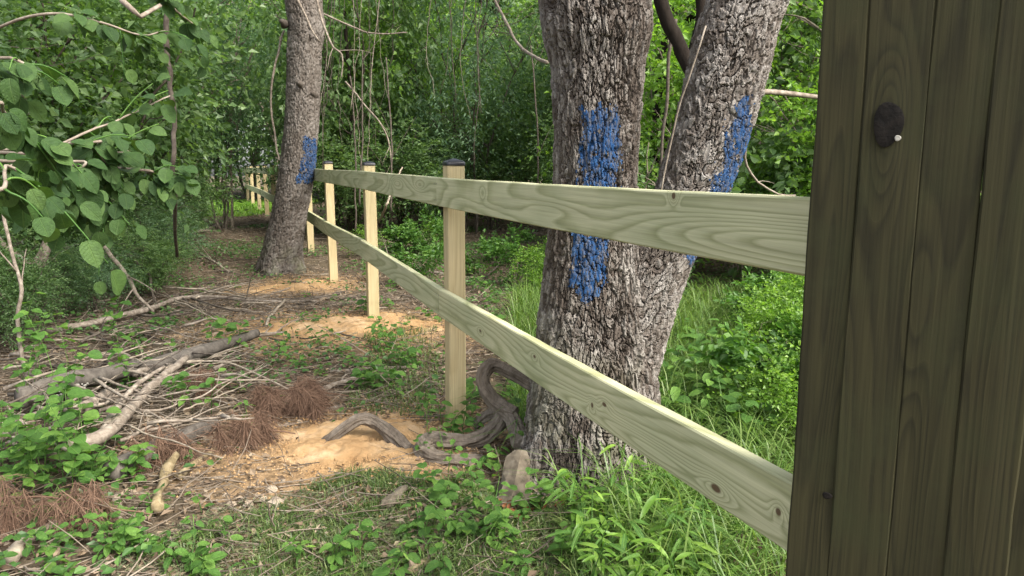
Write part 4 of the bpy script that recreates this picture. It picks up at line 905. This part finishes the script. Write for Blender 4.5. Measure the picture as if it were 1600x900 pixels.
# ------------------------------------------------------------------ brown pine needles
def needles(px, py, spread, n, label, ln=.16, f=.96):
    c = G(px, py, f); B = Buf(); m = 9
    tube(B, [(-.25, .08, -.02), (0, 0, .05), (.28, -.05, .02)], .006, .003, 5, None, .02, 3)
    for k in range(m):
        a = R.uniform(-1, 1); b0 = np.array([a * spread, J(.09), .06 + .05 * R.random()]); L_ = ln * 1.6
        e = b0 + np.array([R.uniform(.0, .12), -.06 + J(.05), -.1]); tube(B, [b0, (b0 + e) / 2 + [0, 0, .02], e], .0018, .001, 4, 6, .01, k)
        q = int(n * 2.2) // m; t = N.uniform(0, 1, q)[:, None]; p = b0 * (1 - t) + e * t
        d = nrmz(N.normal(size=(q, 3)) * .45 + np.array([.25, -.3, -.75])); s_ = nrmz(np.cross(d, N.normal(size=(q, 3)))); L2 = (ln * N.uniform(.5, 1.1, q))[:, None]; wv = .0008
        mid_ = p + d * L2 * .5 + np.array([0, 0, .012]); tip = p + d * L2
        V = np.stack([p - s_ * wv, p + s_ * wv, mid_ + s_ * wv, mid_ - s_ * wv, tip], 1); o = np.arange(q)[:, None] * 5
        B.add(V, np.concatenate([o + [0, 1, 2], o + [0, 2, 3], o + [3, 2, 4]]))
    return tag(link('dead_pine_bough', B.mesh('dead_pine_bough', M['needle'], False), None, c), label, 'pine bough', 'dead pine boughs')
needles(436, 632, .16, 1500, 'large bough of reddish brown pine needles beside the wide sandy patch')
needles(375, 676, .15, 1000, 'brown pine needles hanging over the front of the brush pile')
needles(470, 618, .10, 700, 'brown needle tuft at the tip of the largest pine bough')
needles(250, 704, .10, 450, 'small brown needle tuft draped over the short dark log')
needles(70, 790, .2, 600, 'faded brown pine needles in the leafy corner below the pile')
needles(300, 600, .12, 420, 'brown needles caught among the upper branches of the pile')
needles(125, 800, .06, 300, 'single drooping tuft of brown needles beside the bent pale branch')
needles(828, 395, .12, 420, 'faded pinkish brown pine sprig against the double tree', .14, .985)

# ------------------------------------------------------------------ broad leaves as single objects
def leaf_mesh(name, mt, wd, curl, notch=0.0, tip=.1):
    n = 9; V = []; 
    for i in range(n):
        f = [0, .07, .2, .36, .53, .7, .85, .95, 1.04][i]; w_ = wd * (max(0, 1 - abs(2 * f ** .92 - 1) ** 2.3) ** .62) if 0 < i < n - 1 else .02
        zc = -curl * f * f
        V += [(-w_ / 2, f, zc + .16 * w_ - .02 * math.sin(f * 9)), (0, f, zc), (w_ / 2, f, zc + .16 * w_ + .02 * math.sin(f * 8))]
    q = []
    for i in range(n - 1):
        a = 3 * i; q += [(a, a + 1, a + 4, a + 3), (a + 1, a + 2, a + 5, a + 4)]
    B = Buf(); B.add(V, None, q); return B.mesh(name, mt)
LM = {'round': [leaf_mesh('leaf', M['leaf_bush'], .86, .18), leaf_mesh('leaf', M['leaf_bush'], .76, .32), leaf_mesh('leaf', M['leaf_bush'], .92, .08)],
      'seed': [leaf_mesh('leaf', M['leaf_seed'], .66, .2), leaf_mesh('leaf', M['leaf_seed'], .58, .35), leaf_mesh('leaf', M['leaf_seed'], .74, .1)],
      'disc': [leaf_mesh('leaf', M['leaf_seed'], .92, .1), leaf_mesh('leaf', M['leaf_seed'], .98, .2)],
      'lance': [leaf_mesh('leaf', M['leaf_lime'], .22, .3), leaf_mesh('leaf', M['leaf_seed'], .2, .45)]}
def put_leaf(parent, base, pos, ax, nr, size, kind):
    y = Vector(ax).normalized(); z = Vector(nr); z = (z - y * z.dot(y)).normalized(); x = y.cross(z)
    mw = Matrix((x * size, y * size, z * size)).transposed().to_4x4(); mw.translation = Vector(pos) - Vector(base)
    o = link('leaf', R.choice(LM[kind]), parent); o.matrix_local = mw; return o
# the big broad-leaved bush reaching in beside the path
BB = Vector((-2.1, 1.9, float(gh(-2.1, 1.9)))); bush = empty('broad_leaved_bush', BB, 'dark green bush with big rounded leaves reaching in beside the path', 'bush')
B = Buf(); tube(B, [(0, 0, -.05), (.05, .02, .7), (.1, 0, 1.3), (.3, .1, 1.9)], .03, .018, 8, None, .02, 4, .1); link('stem', B.mesh('stem', M['twig_dark']), bush)
bb = [([(-140, 300, 1.75), (-40, 262, 1.75), (60, 238, 1.8), (140, 205, 1.95), (200, 178, 2.05), (262, 150, 2.15)], 1.0, 17), ([(-140, 320, 1.6), (-40, 320, 1.75), (60, 290, 1.85), (140, 258, 1.95), (205, 240, 2.0)], 1.0, 18),
      ([(-150, 200, 1.3), (-60, 175, 1.3), (20, 190, 1.35), (75, 235, 1.4)], 1.0, 12), ([(-160, 330, 1.15), (-60, 300, 1.2), (10, 262, 1.25), (40, 300, 1.3)], 1.0, 9),
      ([(30, 300, 1.95), (100, 285, 1.98), (150, 298, 2.0), (178, 335, 2.0)], 1.0, 13), ([(140, 250, 1.95), (190, 265, 2.05), (230, 270, 2.1), (272, 278, 2.12)], 1.0, 14),
      ([(-60, 60, 2.3), (60, 20, 2.2), (150, 30, 2.2), (215, 52, 2.25), (258, 50, 2.3)], .95, 15), ([(180, -80, 2.3), (240, -20, 2.3), (285, 25, 2.35), (318, 50, 2.4)], .95, 11), ([(-100, 120, 1.5), (-20, 100, 1.55), (40, 150, 1.6)], 1.0, 8),
      ([(60, 240, 1.85), (110, 225, 1.9), (150, 235, 1.95), (190, 300, 2.0)], 1.0, 14), ([(20, 260, 1.8), (80, 250, 1.85), (120, 270, 1.85), (100, 330, 1.9)], 1.0, 12), ([(-60, 250, 1.5), (20, 240, 1.6), (60, 262, 1.65)], 1.0, 9)]
for pts, sc, nl in bb:
    w_ = [P(*p) for p in pts]; w_[0] = BB + Vector((.12, 0, 1.3 + J(.1))) if w_[0].z < 1.6 else w_[0]
    B = Buf(); c = tube(B, [p - BB for p in w_], .005, .002, 5, 30, .008, R.randint(1, 99)); link('twig', B.mesh('twig', M['twig']), bush)
    def leaves_on(c, i0, nl, sz):
        n_ = len(c)
        for k in range(nl):
            i = min(n_ - 1, int(i0 + (n_ - i0) * (k + .6) / nl)); p = Vector(c[i]) + BB; t = Vector(c[min(n_ - 1, i + 1)] - c[max(0, i - 1)]).normalized(); sd = t.cross(Vector((0, 0, 1))).normalized() * (1 if k % 2 else -1)
            tc = (Vector((0, 0, HC + .5)) - p).normalized()
            ax = t * R.uniform(.1, .9) + sd * R.uniform(.2, .8) + Vector((J(.4), J(.3), R.uniform(-.85, .2) - .2)); ax.normalize()
            nr = Vector((0, 0, .7)) + tc * R.uniform(.2, 1.0) + Vector((J(.4), J(.4), J(.25)))
            put_leaf(bush, BB, p + ax * .016, ax, nr, R.uniform(.7, 1.15) * sz, 'round')
    leaves_on(c, 8, int(nl * 1.1), .051 * sc)
    for g in range(7):
        i = R.randint(9, 27); t = c[i + 1] - c[i - 1]; t = t / np.linalg.norm(t); v = (t * R.uniform(.3, 1) + np.array([J(.6), J(.5), R.uniform(-.9, .5)])) * R.uniform(.07, .16)
        B = Buf(); c2 = tube(B, [c[i], c[i] + v * .5 + [0, 0, .01], c[i] + v], .0022, .0012, 4, 8, .004, R.randint(1, 99)); link('twig', B.mesh('twig', M['leaf_weed']), bush); leaves_on(c2, 2, R.randint(3, 5), .045 * sc)
def seedling(px, py, h, nl, size, kind, label, group, name='seedling', spread=.08, lean=None, f=1.0, stems=1):
    label = ('tall ' if h > .22 else 'knee-low ' if h > .12 else 'tiny ') + {'seed': 'oval-leaved ', 'disc': 'disc-leaved ', 'lance': 'narrow-leaved ', 'round': ''}[kind] + label
    b = G(px, py, f, -.005); o = empty(name, b, label, 'plant', group)
    for s_ in range(stems):
        a = R.uniform(0, 6.28) if lean is None else lean + J(.5); t = Vector((math.cos(a), math.sin(a), 0)) * spread * R.uniform(.3, 1.2); hh = h * R.uniform(.75, 1.1)
        B = Buf(); c = tube(B, [(0, 0, 0), tuple(t * .35 + Vector((0, 0, hh * .55))), tuple(t + Vector((0, 0, hh)))], .0025, .0012, 4, 9, .004, R.randint(1, 99)); link('stem', B.mesh('stem', M['leaf_weed']), o)
        for k in range(nl):
            i = min(8, int(2 + 6.9 * (k + .5) / nl)); a2 = k * 2.4 + J(.5); d = Vector((math.cos(a2), math.sin(a2), R.uniform(-.35, .35)))
            nr = Vector((J(.35), -.25 + J(.35), 1)); put_leaf(o, (0, 0, 0), Vector(c[i]) + d * .012, d, nr, size * R.uniform(.65, 1.2), kind)
    return o
for (a, b, h, n, sz) in [(175, 545, .42, 10, .075), (188, 600, .35, 9, .07), (206, 620, .30, 8, .06), (355, 548, .26, 12, .07), (330, 540, .22, 10, .06), (372, 545, .24, 9, .06), (300, 640, .2, 9, .06), (270, 640, .2, 8, .055), (330, 645, .22, 9, .05), (388, 672, .16, 6, .05), (435, 560, .12, 7, .05), (420, 560, .10, 6, .045)]:
    seedling(a, b, h, n, sz, 'disc' if sz > .065 else 'seed', 'green seedling growing through the brush pile', 'seedlings in the brush pile', f=.97)
for k in range(22):
    seedling(R.uniform(-20, 140), R.uniform(700, 790), R.uniform(.2, .42), R.randint(8, 13), R.uniform(.045, .065), R.choice(['seed', 'seed', 'disc']), 'leafy green weed in the clump beside the brush pile', 'weeds beside the brush pile', stems=1, spread=.12)
for k in range(9):
    seedling(R.uniform(-10, 110), R.uniform(570, 680), R.uniform(.25, .5), R.randint(8, 12), R.uniform(.055, .075), R.choice(['disc', 'seed']), 'weed behind the white-crusted log', 'weeds behind the crusted log', spread=.15, f=.95)
for k in range(15):
    seedling(R.uniform(130, 215), R.uniform(735, 790), R.uniform(.08, .2), R.randint(7, 11), R.uniform(.035, .05), 'seed', 'green plant in front of the short dark log', 'plants before the short dark log', spread=.07)
for k in range(46):
    seedling(R.uniform(-10, 360), R.uniform(790, 910), R.uniform(.05, .13), R.randint(5, 8), R.uniform(.03, .055), 'seed', 'weed in the foreground litter below the brush pile', 'foreground weeds below the brush pile', spread=.06)
for k in range(34):
    a = R.uniform(640, 850); b = R.uniform(690, 850)
    seedling(a, b, R.uniform(.06, .2), R.randint(6, 10), R.uniform(.028, .052), R.choice(['seed', 'seed', 'disc']), 'leafy weed around the coiled vine', 'weeds around the coiled vine', spread=.07)
for (a, b) in [(690, 670), (705, 668), (738, 655), (668, 690), (722, 672), (780, 648), (820, 700), (752, 690)]:
    seedling(a, b, R.uniform(.12, .24), R.randint(7, 11), R.uniform(.035, .055), 'seed', 'green seedling at the foot of the near post', 'seedlings at the near post', spread=.08)
for k in range(60):
    a = R.uniform(890, 1140); b = R.uniform(800, 960)
    if b < 780 + (a - 900) * .0: continue
    seedling(a, b, R.uniform(.14, .3), R.randint(8, 12), R.uniform(.05, .09), 'lance', 'bamboo-like grass plant below the lower rail', 'bamboo-like grass below the lower rail', 'grass_plant', .12)
for k in range(34):
    seedling(R.uniform(380, 900), R.uniform(830, 940), R.uniform(.05, .14), R.randint(5, 9), R.uniform(.03, .05), R.choice(['seed', 'lance']), 'weed in the foreground grass', 'foreground weeds in the grass', spread=.06)
for (a, b) in [(1050, 640), (1030, 655), (1072, 650), (1090, 668), (1062, 622), (1110, 660), (1040, 690), (1130, 640), (1160, 690), (1190, 640), (1100, 600), (1150, 590), (1210, 600), (1075, 570), (1180, 720), (1220, 680), (1120, 700)]:
    seedling(a, b, R.uniform(.25, .42), R.randint(8, 11), R.uniform(.06, .085), 'seed', 'plant beside the foot of the leaning stem', 'broad plants beside the leaning stem', spread=.12, stems=2)
for k in range(60):
    seedling(R.uniform(560, 860), R.uniform(395, 640), R.uniform(.08, .2), R.randint(6, 10), R.uniform(.04, .065), R.choice(['seed', 'disc']), 'green plant scattered on the litter beyond the fence', 'low plants beyond the fence', spread=.1)
for k in range(50):
    seedling(R.uniform(150, 560), R.uniform(440, 640), R.uniform(.05, .14), R.randint(5, 8), R.uniform(.035, .055), 'seed', 'green plant scattered along the track', 'low plants along the track', spread=.07)
# weeds right of the tree
for k in range(66):
    Y_ = R.uniform(3.0, 6.5); x_ = R.uniform(.36, .6) * Y_ - .05
    if x_ < fence_x(Y_) + .35: continue
    cr_ = R.choice(['weed', 'weed', 'weedb']); sc_ = R.uniform(.55, 1.1)
    plant('leafy_weed', ('large ' if sc_ > .75 else 'small ') + ('lime tiny-leaved' if cr_ == 'weed' else 'green oval-leaved') + ' weed in the bank ' + ('close behind the lower rail' if Y_ < 4 else 'level with the leaning stem' if Y_ < 5.2 else 'at the foot of the lime shrubs'), 'plant', 'weeds in the bank beyond the near rails', Vector((x_, Y_, float(gh(x_, Y_)) - .02)), cr_, 'weed', sc_)
for k in range(14):
    Y_ = R.uniform(7, 11); x_ = fence_x(Y_) + R.uniform(.6, 3.2)
    plant('leafy_weed', 'low weed in the clearing between the fence and the thicket', 'plant', 'weeds before the thicket', Vector((x_, Y_, float(gh(x_, Y_)) - .02)), R.choice(['weed', 'weedb']), 'weed', R.uniform(.6, 1.0))

# ------------------------------------------------------------------ grass, ground cover, litter
def scatter(n, x0, x1, y0, y1, polys=None, dens=None):
    x = N.uniform(x0, x1, n); y = N.uniform(y0, y1, n); k = np.ones(n, bool)
    if polys is not None:
        z = gh(x, y); px, py = proj(x, y, z); k = np.zeros(n, bool); jx = fbm(x * 3, y * 3, s=9, o=2) * 25; jy = fbm(x * 3 + 9, y * 3, s=10, o=2) * 18
        for p in polys: k |= inpoly(px + jx, py + jy, p)
    if dens is not None: k &= N.uniform(0, 1, n) < dens(x, y)
    x, y = x[k], y[k]; return np.c_[x, y, gh(x, y) + .004]
FG = [(150, 1200), (260, 860), (390, 800), (480, 760), (620, 745), (720, 745), (850, 800), (900, 860), (900, 1200)]
B = Buf()
p = scatter(42000, -1.6, .5, 1.7, 3.2, [FG], lambda x, y: .12 + .8 * (fbm(x * 4, y * 4, s=30, o=2) > -.1))
m = len(p); blades(B, p, N.uniform(.02, .065, m), N.uniform(.003, .006, m), N.normal(size=(m, 2)), N.uniform(.3, 1.1, m))
p = scatter(26000, -.6, 1.5, 1.3, 2.7, [[(880, 1300), (880, 800), (960, 760), (1120, 830), (1300, 1300)]])
m = len(p); blades(B, p, N.uniform(.05, .16, m), N.uniform(.003, .007, m), N.normal(size=(m, 2)), N.uniform(.3, 1.0, m))
p = scatter(9000, -1.2, .2, 3.6, 6.2, [[(580, 560), (600, 510), (690, 500), (690, 630), (640, 640), (590, 620)], [(520, 640), (560, 600), (690, 600), (690, 650)]])
m = len(p); blades(B, p, N.uniform(.03, .08, m), N.uniform(.004, .007, m), N.normal(size=(m, 2)), N.uniform(.3, 1.1, m))
p = scatter(16000, -1, 3, 4, 11, [[(735, 345), (860, 345), (850, 560), (735, 560)]], lambda x, y: .6 * (fbm(x * 2, y * 2, s=31, o=2) > .05))
m = len(p); blades(B, p, N.uniform(.03, .09, m), N.uniform(.004, .008, m), N.normal(size=(m, 2)), N.uniform(.3, 1.1, m))
tag(link('grass', B.mesh('grass', M['grass'], False)), 'short green grass on the track and under the rails', 'grass', None, 'stuff')
B = Buf()
def rightside(x, y): return ((x > fence_x(y) + .22) & (np.hypot(x - .32, y - 3.05) > .33)) * 1.0
p = scatter(36000, .0, 4.2, 1.0, 6.8, None, rightside); m = len(p)
blades(B, p, N.uniform(.16, .48, m), N.uniform(.004, .008, m), N.normal(size=(m, 2)) + [.1, -.15], N.uniform(.35, 1.15, m), 3)
tag(link('tall_grass', B.mesh('tall_grass', M['tall'], False)), 'long arching grass in the bank beyond the near rails', 'grass', None, 'stuff')
B = Buf(); p = np.vstack([scatter(26000, -2.5, 5, 17.5, 26, None), scatter(22000, -13, -6.2, 17, 25, None)]); m = len(p)
blades(B, p, N.uniform(.06, .16, m), N.uniform(.015, .03, m), N.normal(size=(m, 2)), N.uniform(.3, .9, m))
tag(link('meadow_grass', B.mesh('meadow_grass', M['grass_lit'], False)), 'sunlit bright grass in the clearings beyond the trees', 'grass', None, 'stuff')
# cut grass and leaves
B = Buf()
p = scatter(42000, -1.7, .6, 1.7, 3.6, [FG, [(150, 900), (380, 780), (480, 760), (600, 900)]]); m = len(p); p[:, 2] += N.uniform(0, .02, m)
leafcloud(B, p, N.normal(size=(m, 3)) * [1, 1, .3], N.normal(size=(m, 3)) * .5 + [0, 0, 1], N.uniform(.012, .045, m), N.uniform(.002, .006, m), .05)
tag(link('grass_clippings', B.mesh('grass_clippings', M['clip'], False)), 'dull cut grass strewn over the foreground', 'clippings', None, 'stuff')
B = Buf()
p = scatter(60000, -5, 4, 1.6, 14, None, lambda x, y: np.clip((fbm(x * 1.3, y * 1.3, s=33, o=3) + .05) * 1.6, 0, 1) * (1 - .9 * np.exp(-((x + .75) ** 2 + (y - 3.45) ** 2) / .3)))
m = len(p); p[:, 2] += N.uniform(.01, .07, m)
leafcloud(B, p, N.normal(size=(m, 3)) * [1, 1, .3], N.normal(size=(m, 3)) * .4 + [0, -.2, 1], N.uniform(.02, .05, m), N.uniform(.014, .034, m), .12, 4)
tag(link('ground_cover', B.mesh('ground_cover', M['cover'], False)), 'low green ground cover leaves over the woodland floor', 'ground cover', None, 'stuff')
B = Buf()
sd = lambda x, y: np.minimum.reduce([1 - .93 * np.exp(-(((x - c.x) / a) ** 2 + ((y - c.y) / b) ** 2) ** 2) for c, a, b in SANDS])
p = np.vstack([scatter(46000, -4.5, 2.5, 1.6, 7, None, lambda x, y: .85 * sd(x, y)), scatter(42000, -9, 6, 6.5, 18, None, sd)]); m = len(p); p[:, 2] += N.uniform(0, .018, m)
L_ = N.uniform(.012, .05, m); leafcloud(B, p, N.normal(size=(m, 3)) * [1, 1, .25], N.normal(size=(m, 3)) * .45 + [0, 0, 1], L_, L_ * N.uniform(.25, .65, m), .2)
tag(link('leaf_litter', B.mesh('leaf_litter', M['dead'], False)), 'brown dead leaves and chips covering the woodland floor', 'leaf litter', None, 'stuff')
B = Buf(); p = np.vstack([scatter(13000, -4.5, 2.5, 1.6, 7, None, sd), scatter(11000, -8, 5, 6.5, 16, None, sd)]); m = len(p); p[:, 2] += N.uniform(.002, .02, m)
d = nrmz(N.normal(size=(m, 3)) * [1, .7, .14]); L_ = N.uniform(.05, .3, m)[:, None]; r_ = N.uniform(.0012, .004, m)[:, None]; s1 = nrmz(np.cross(d, [0, 0, 1.0])); s2 = np.cross(s1, d)
V = []; 
for f in (0, .5, 1):
    c = p + d * L_ * f + (s1 * L_ * .05 if f == .5 else 0)
    for a in (0, 2.1, 4.2): V.append(c + (s1 * math.cos(a) + s2 * math.sin(a)) * r_ * (1 - .4 * f))
V = np.stack(V, 1); o = np.arange(m)[:, None] * 9; Q = [o + [i * 3 + j, i * 3 + (j + 1) % 3, i * 3 + 3 + (j + 1) % 3, i * 3 + 3 + j] for i in (0, 1) for j in range(3)]
B.add(V, None, np.concatenate(Q)); M['tw_l'] = matte('twig_litter', [(.08, .06, .045), (.17, .135, .10), (.30, .25, .19)], 12, island=True)
tag(link('twig_litter', B.mesh('twig_litter', M['tw_l'])), 'small broken twigs strewn over the woodland floor', 'twigs', None, 'stuff')
# crumbs on the sand
B = Buf(); pts = []
for (c, a, b) in SANDS:
    q = N.normal(size=(2200, 2)) * [a * .6, b * .6] + [c.x, c.y]; pts.append(q)
q = np.vstack(pts); m = len(q); z = gh(q[:, 0], q[:, 1]) + .02; r_ = N.uniform(.002, .008, m)
V = np.stack([np.c_[q[:, 0] + r_ * a, q[:, 1] + r_ * b, z + r_ * c] for a, b, c in ((1, 0, 0), (-1, .2, 0), (0, 1, 0), (.1, -1, 0), (0, 0, .9))], 1); o = np.arange(m)[:, None] * 5
B.add(V, np.concatenate([o + [0, 2, 4], o + [2, 1, 4], o + [1, 3, 4], o + [3, 0, 4]])); tag(link('soil_crumbs', B.mesh('soil_crumbs', M['sand'], False)), 'crumbs of sandy soil around the post holes', 'soil', None, 'stuff')
for k, (a, b) in enumerate([(786, 806), (812, 808), (770, 800), (872, 792), (842, 806), (800, 818)]):
    B = Buf(); c = G(a, b, 1, .02); m = 5; leafcloud(B, N.normal(size=(m, 3)) * .012, N.normal(size=(m, 3)), N.normal(size=(m, 3)) + [0, -.5, .6], .045, .022, .35, 4)
    tag(link('withered_leaf', B.mesh('withered_leaf', M['rust'], False), None, c), 'curled rust-brown withered leaf cluster in front of the double tree', 'dead leaf', 'rust-brown leaves before the double tree')
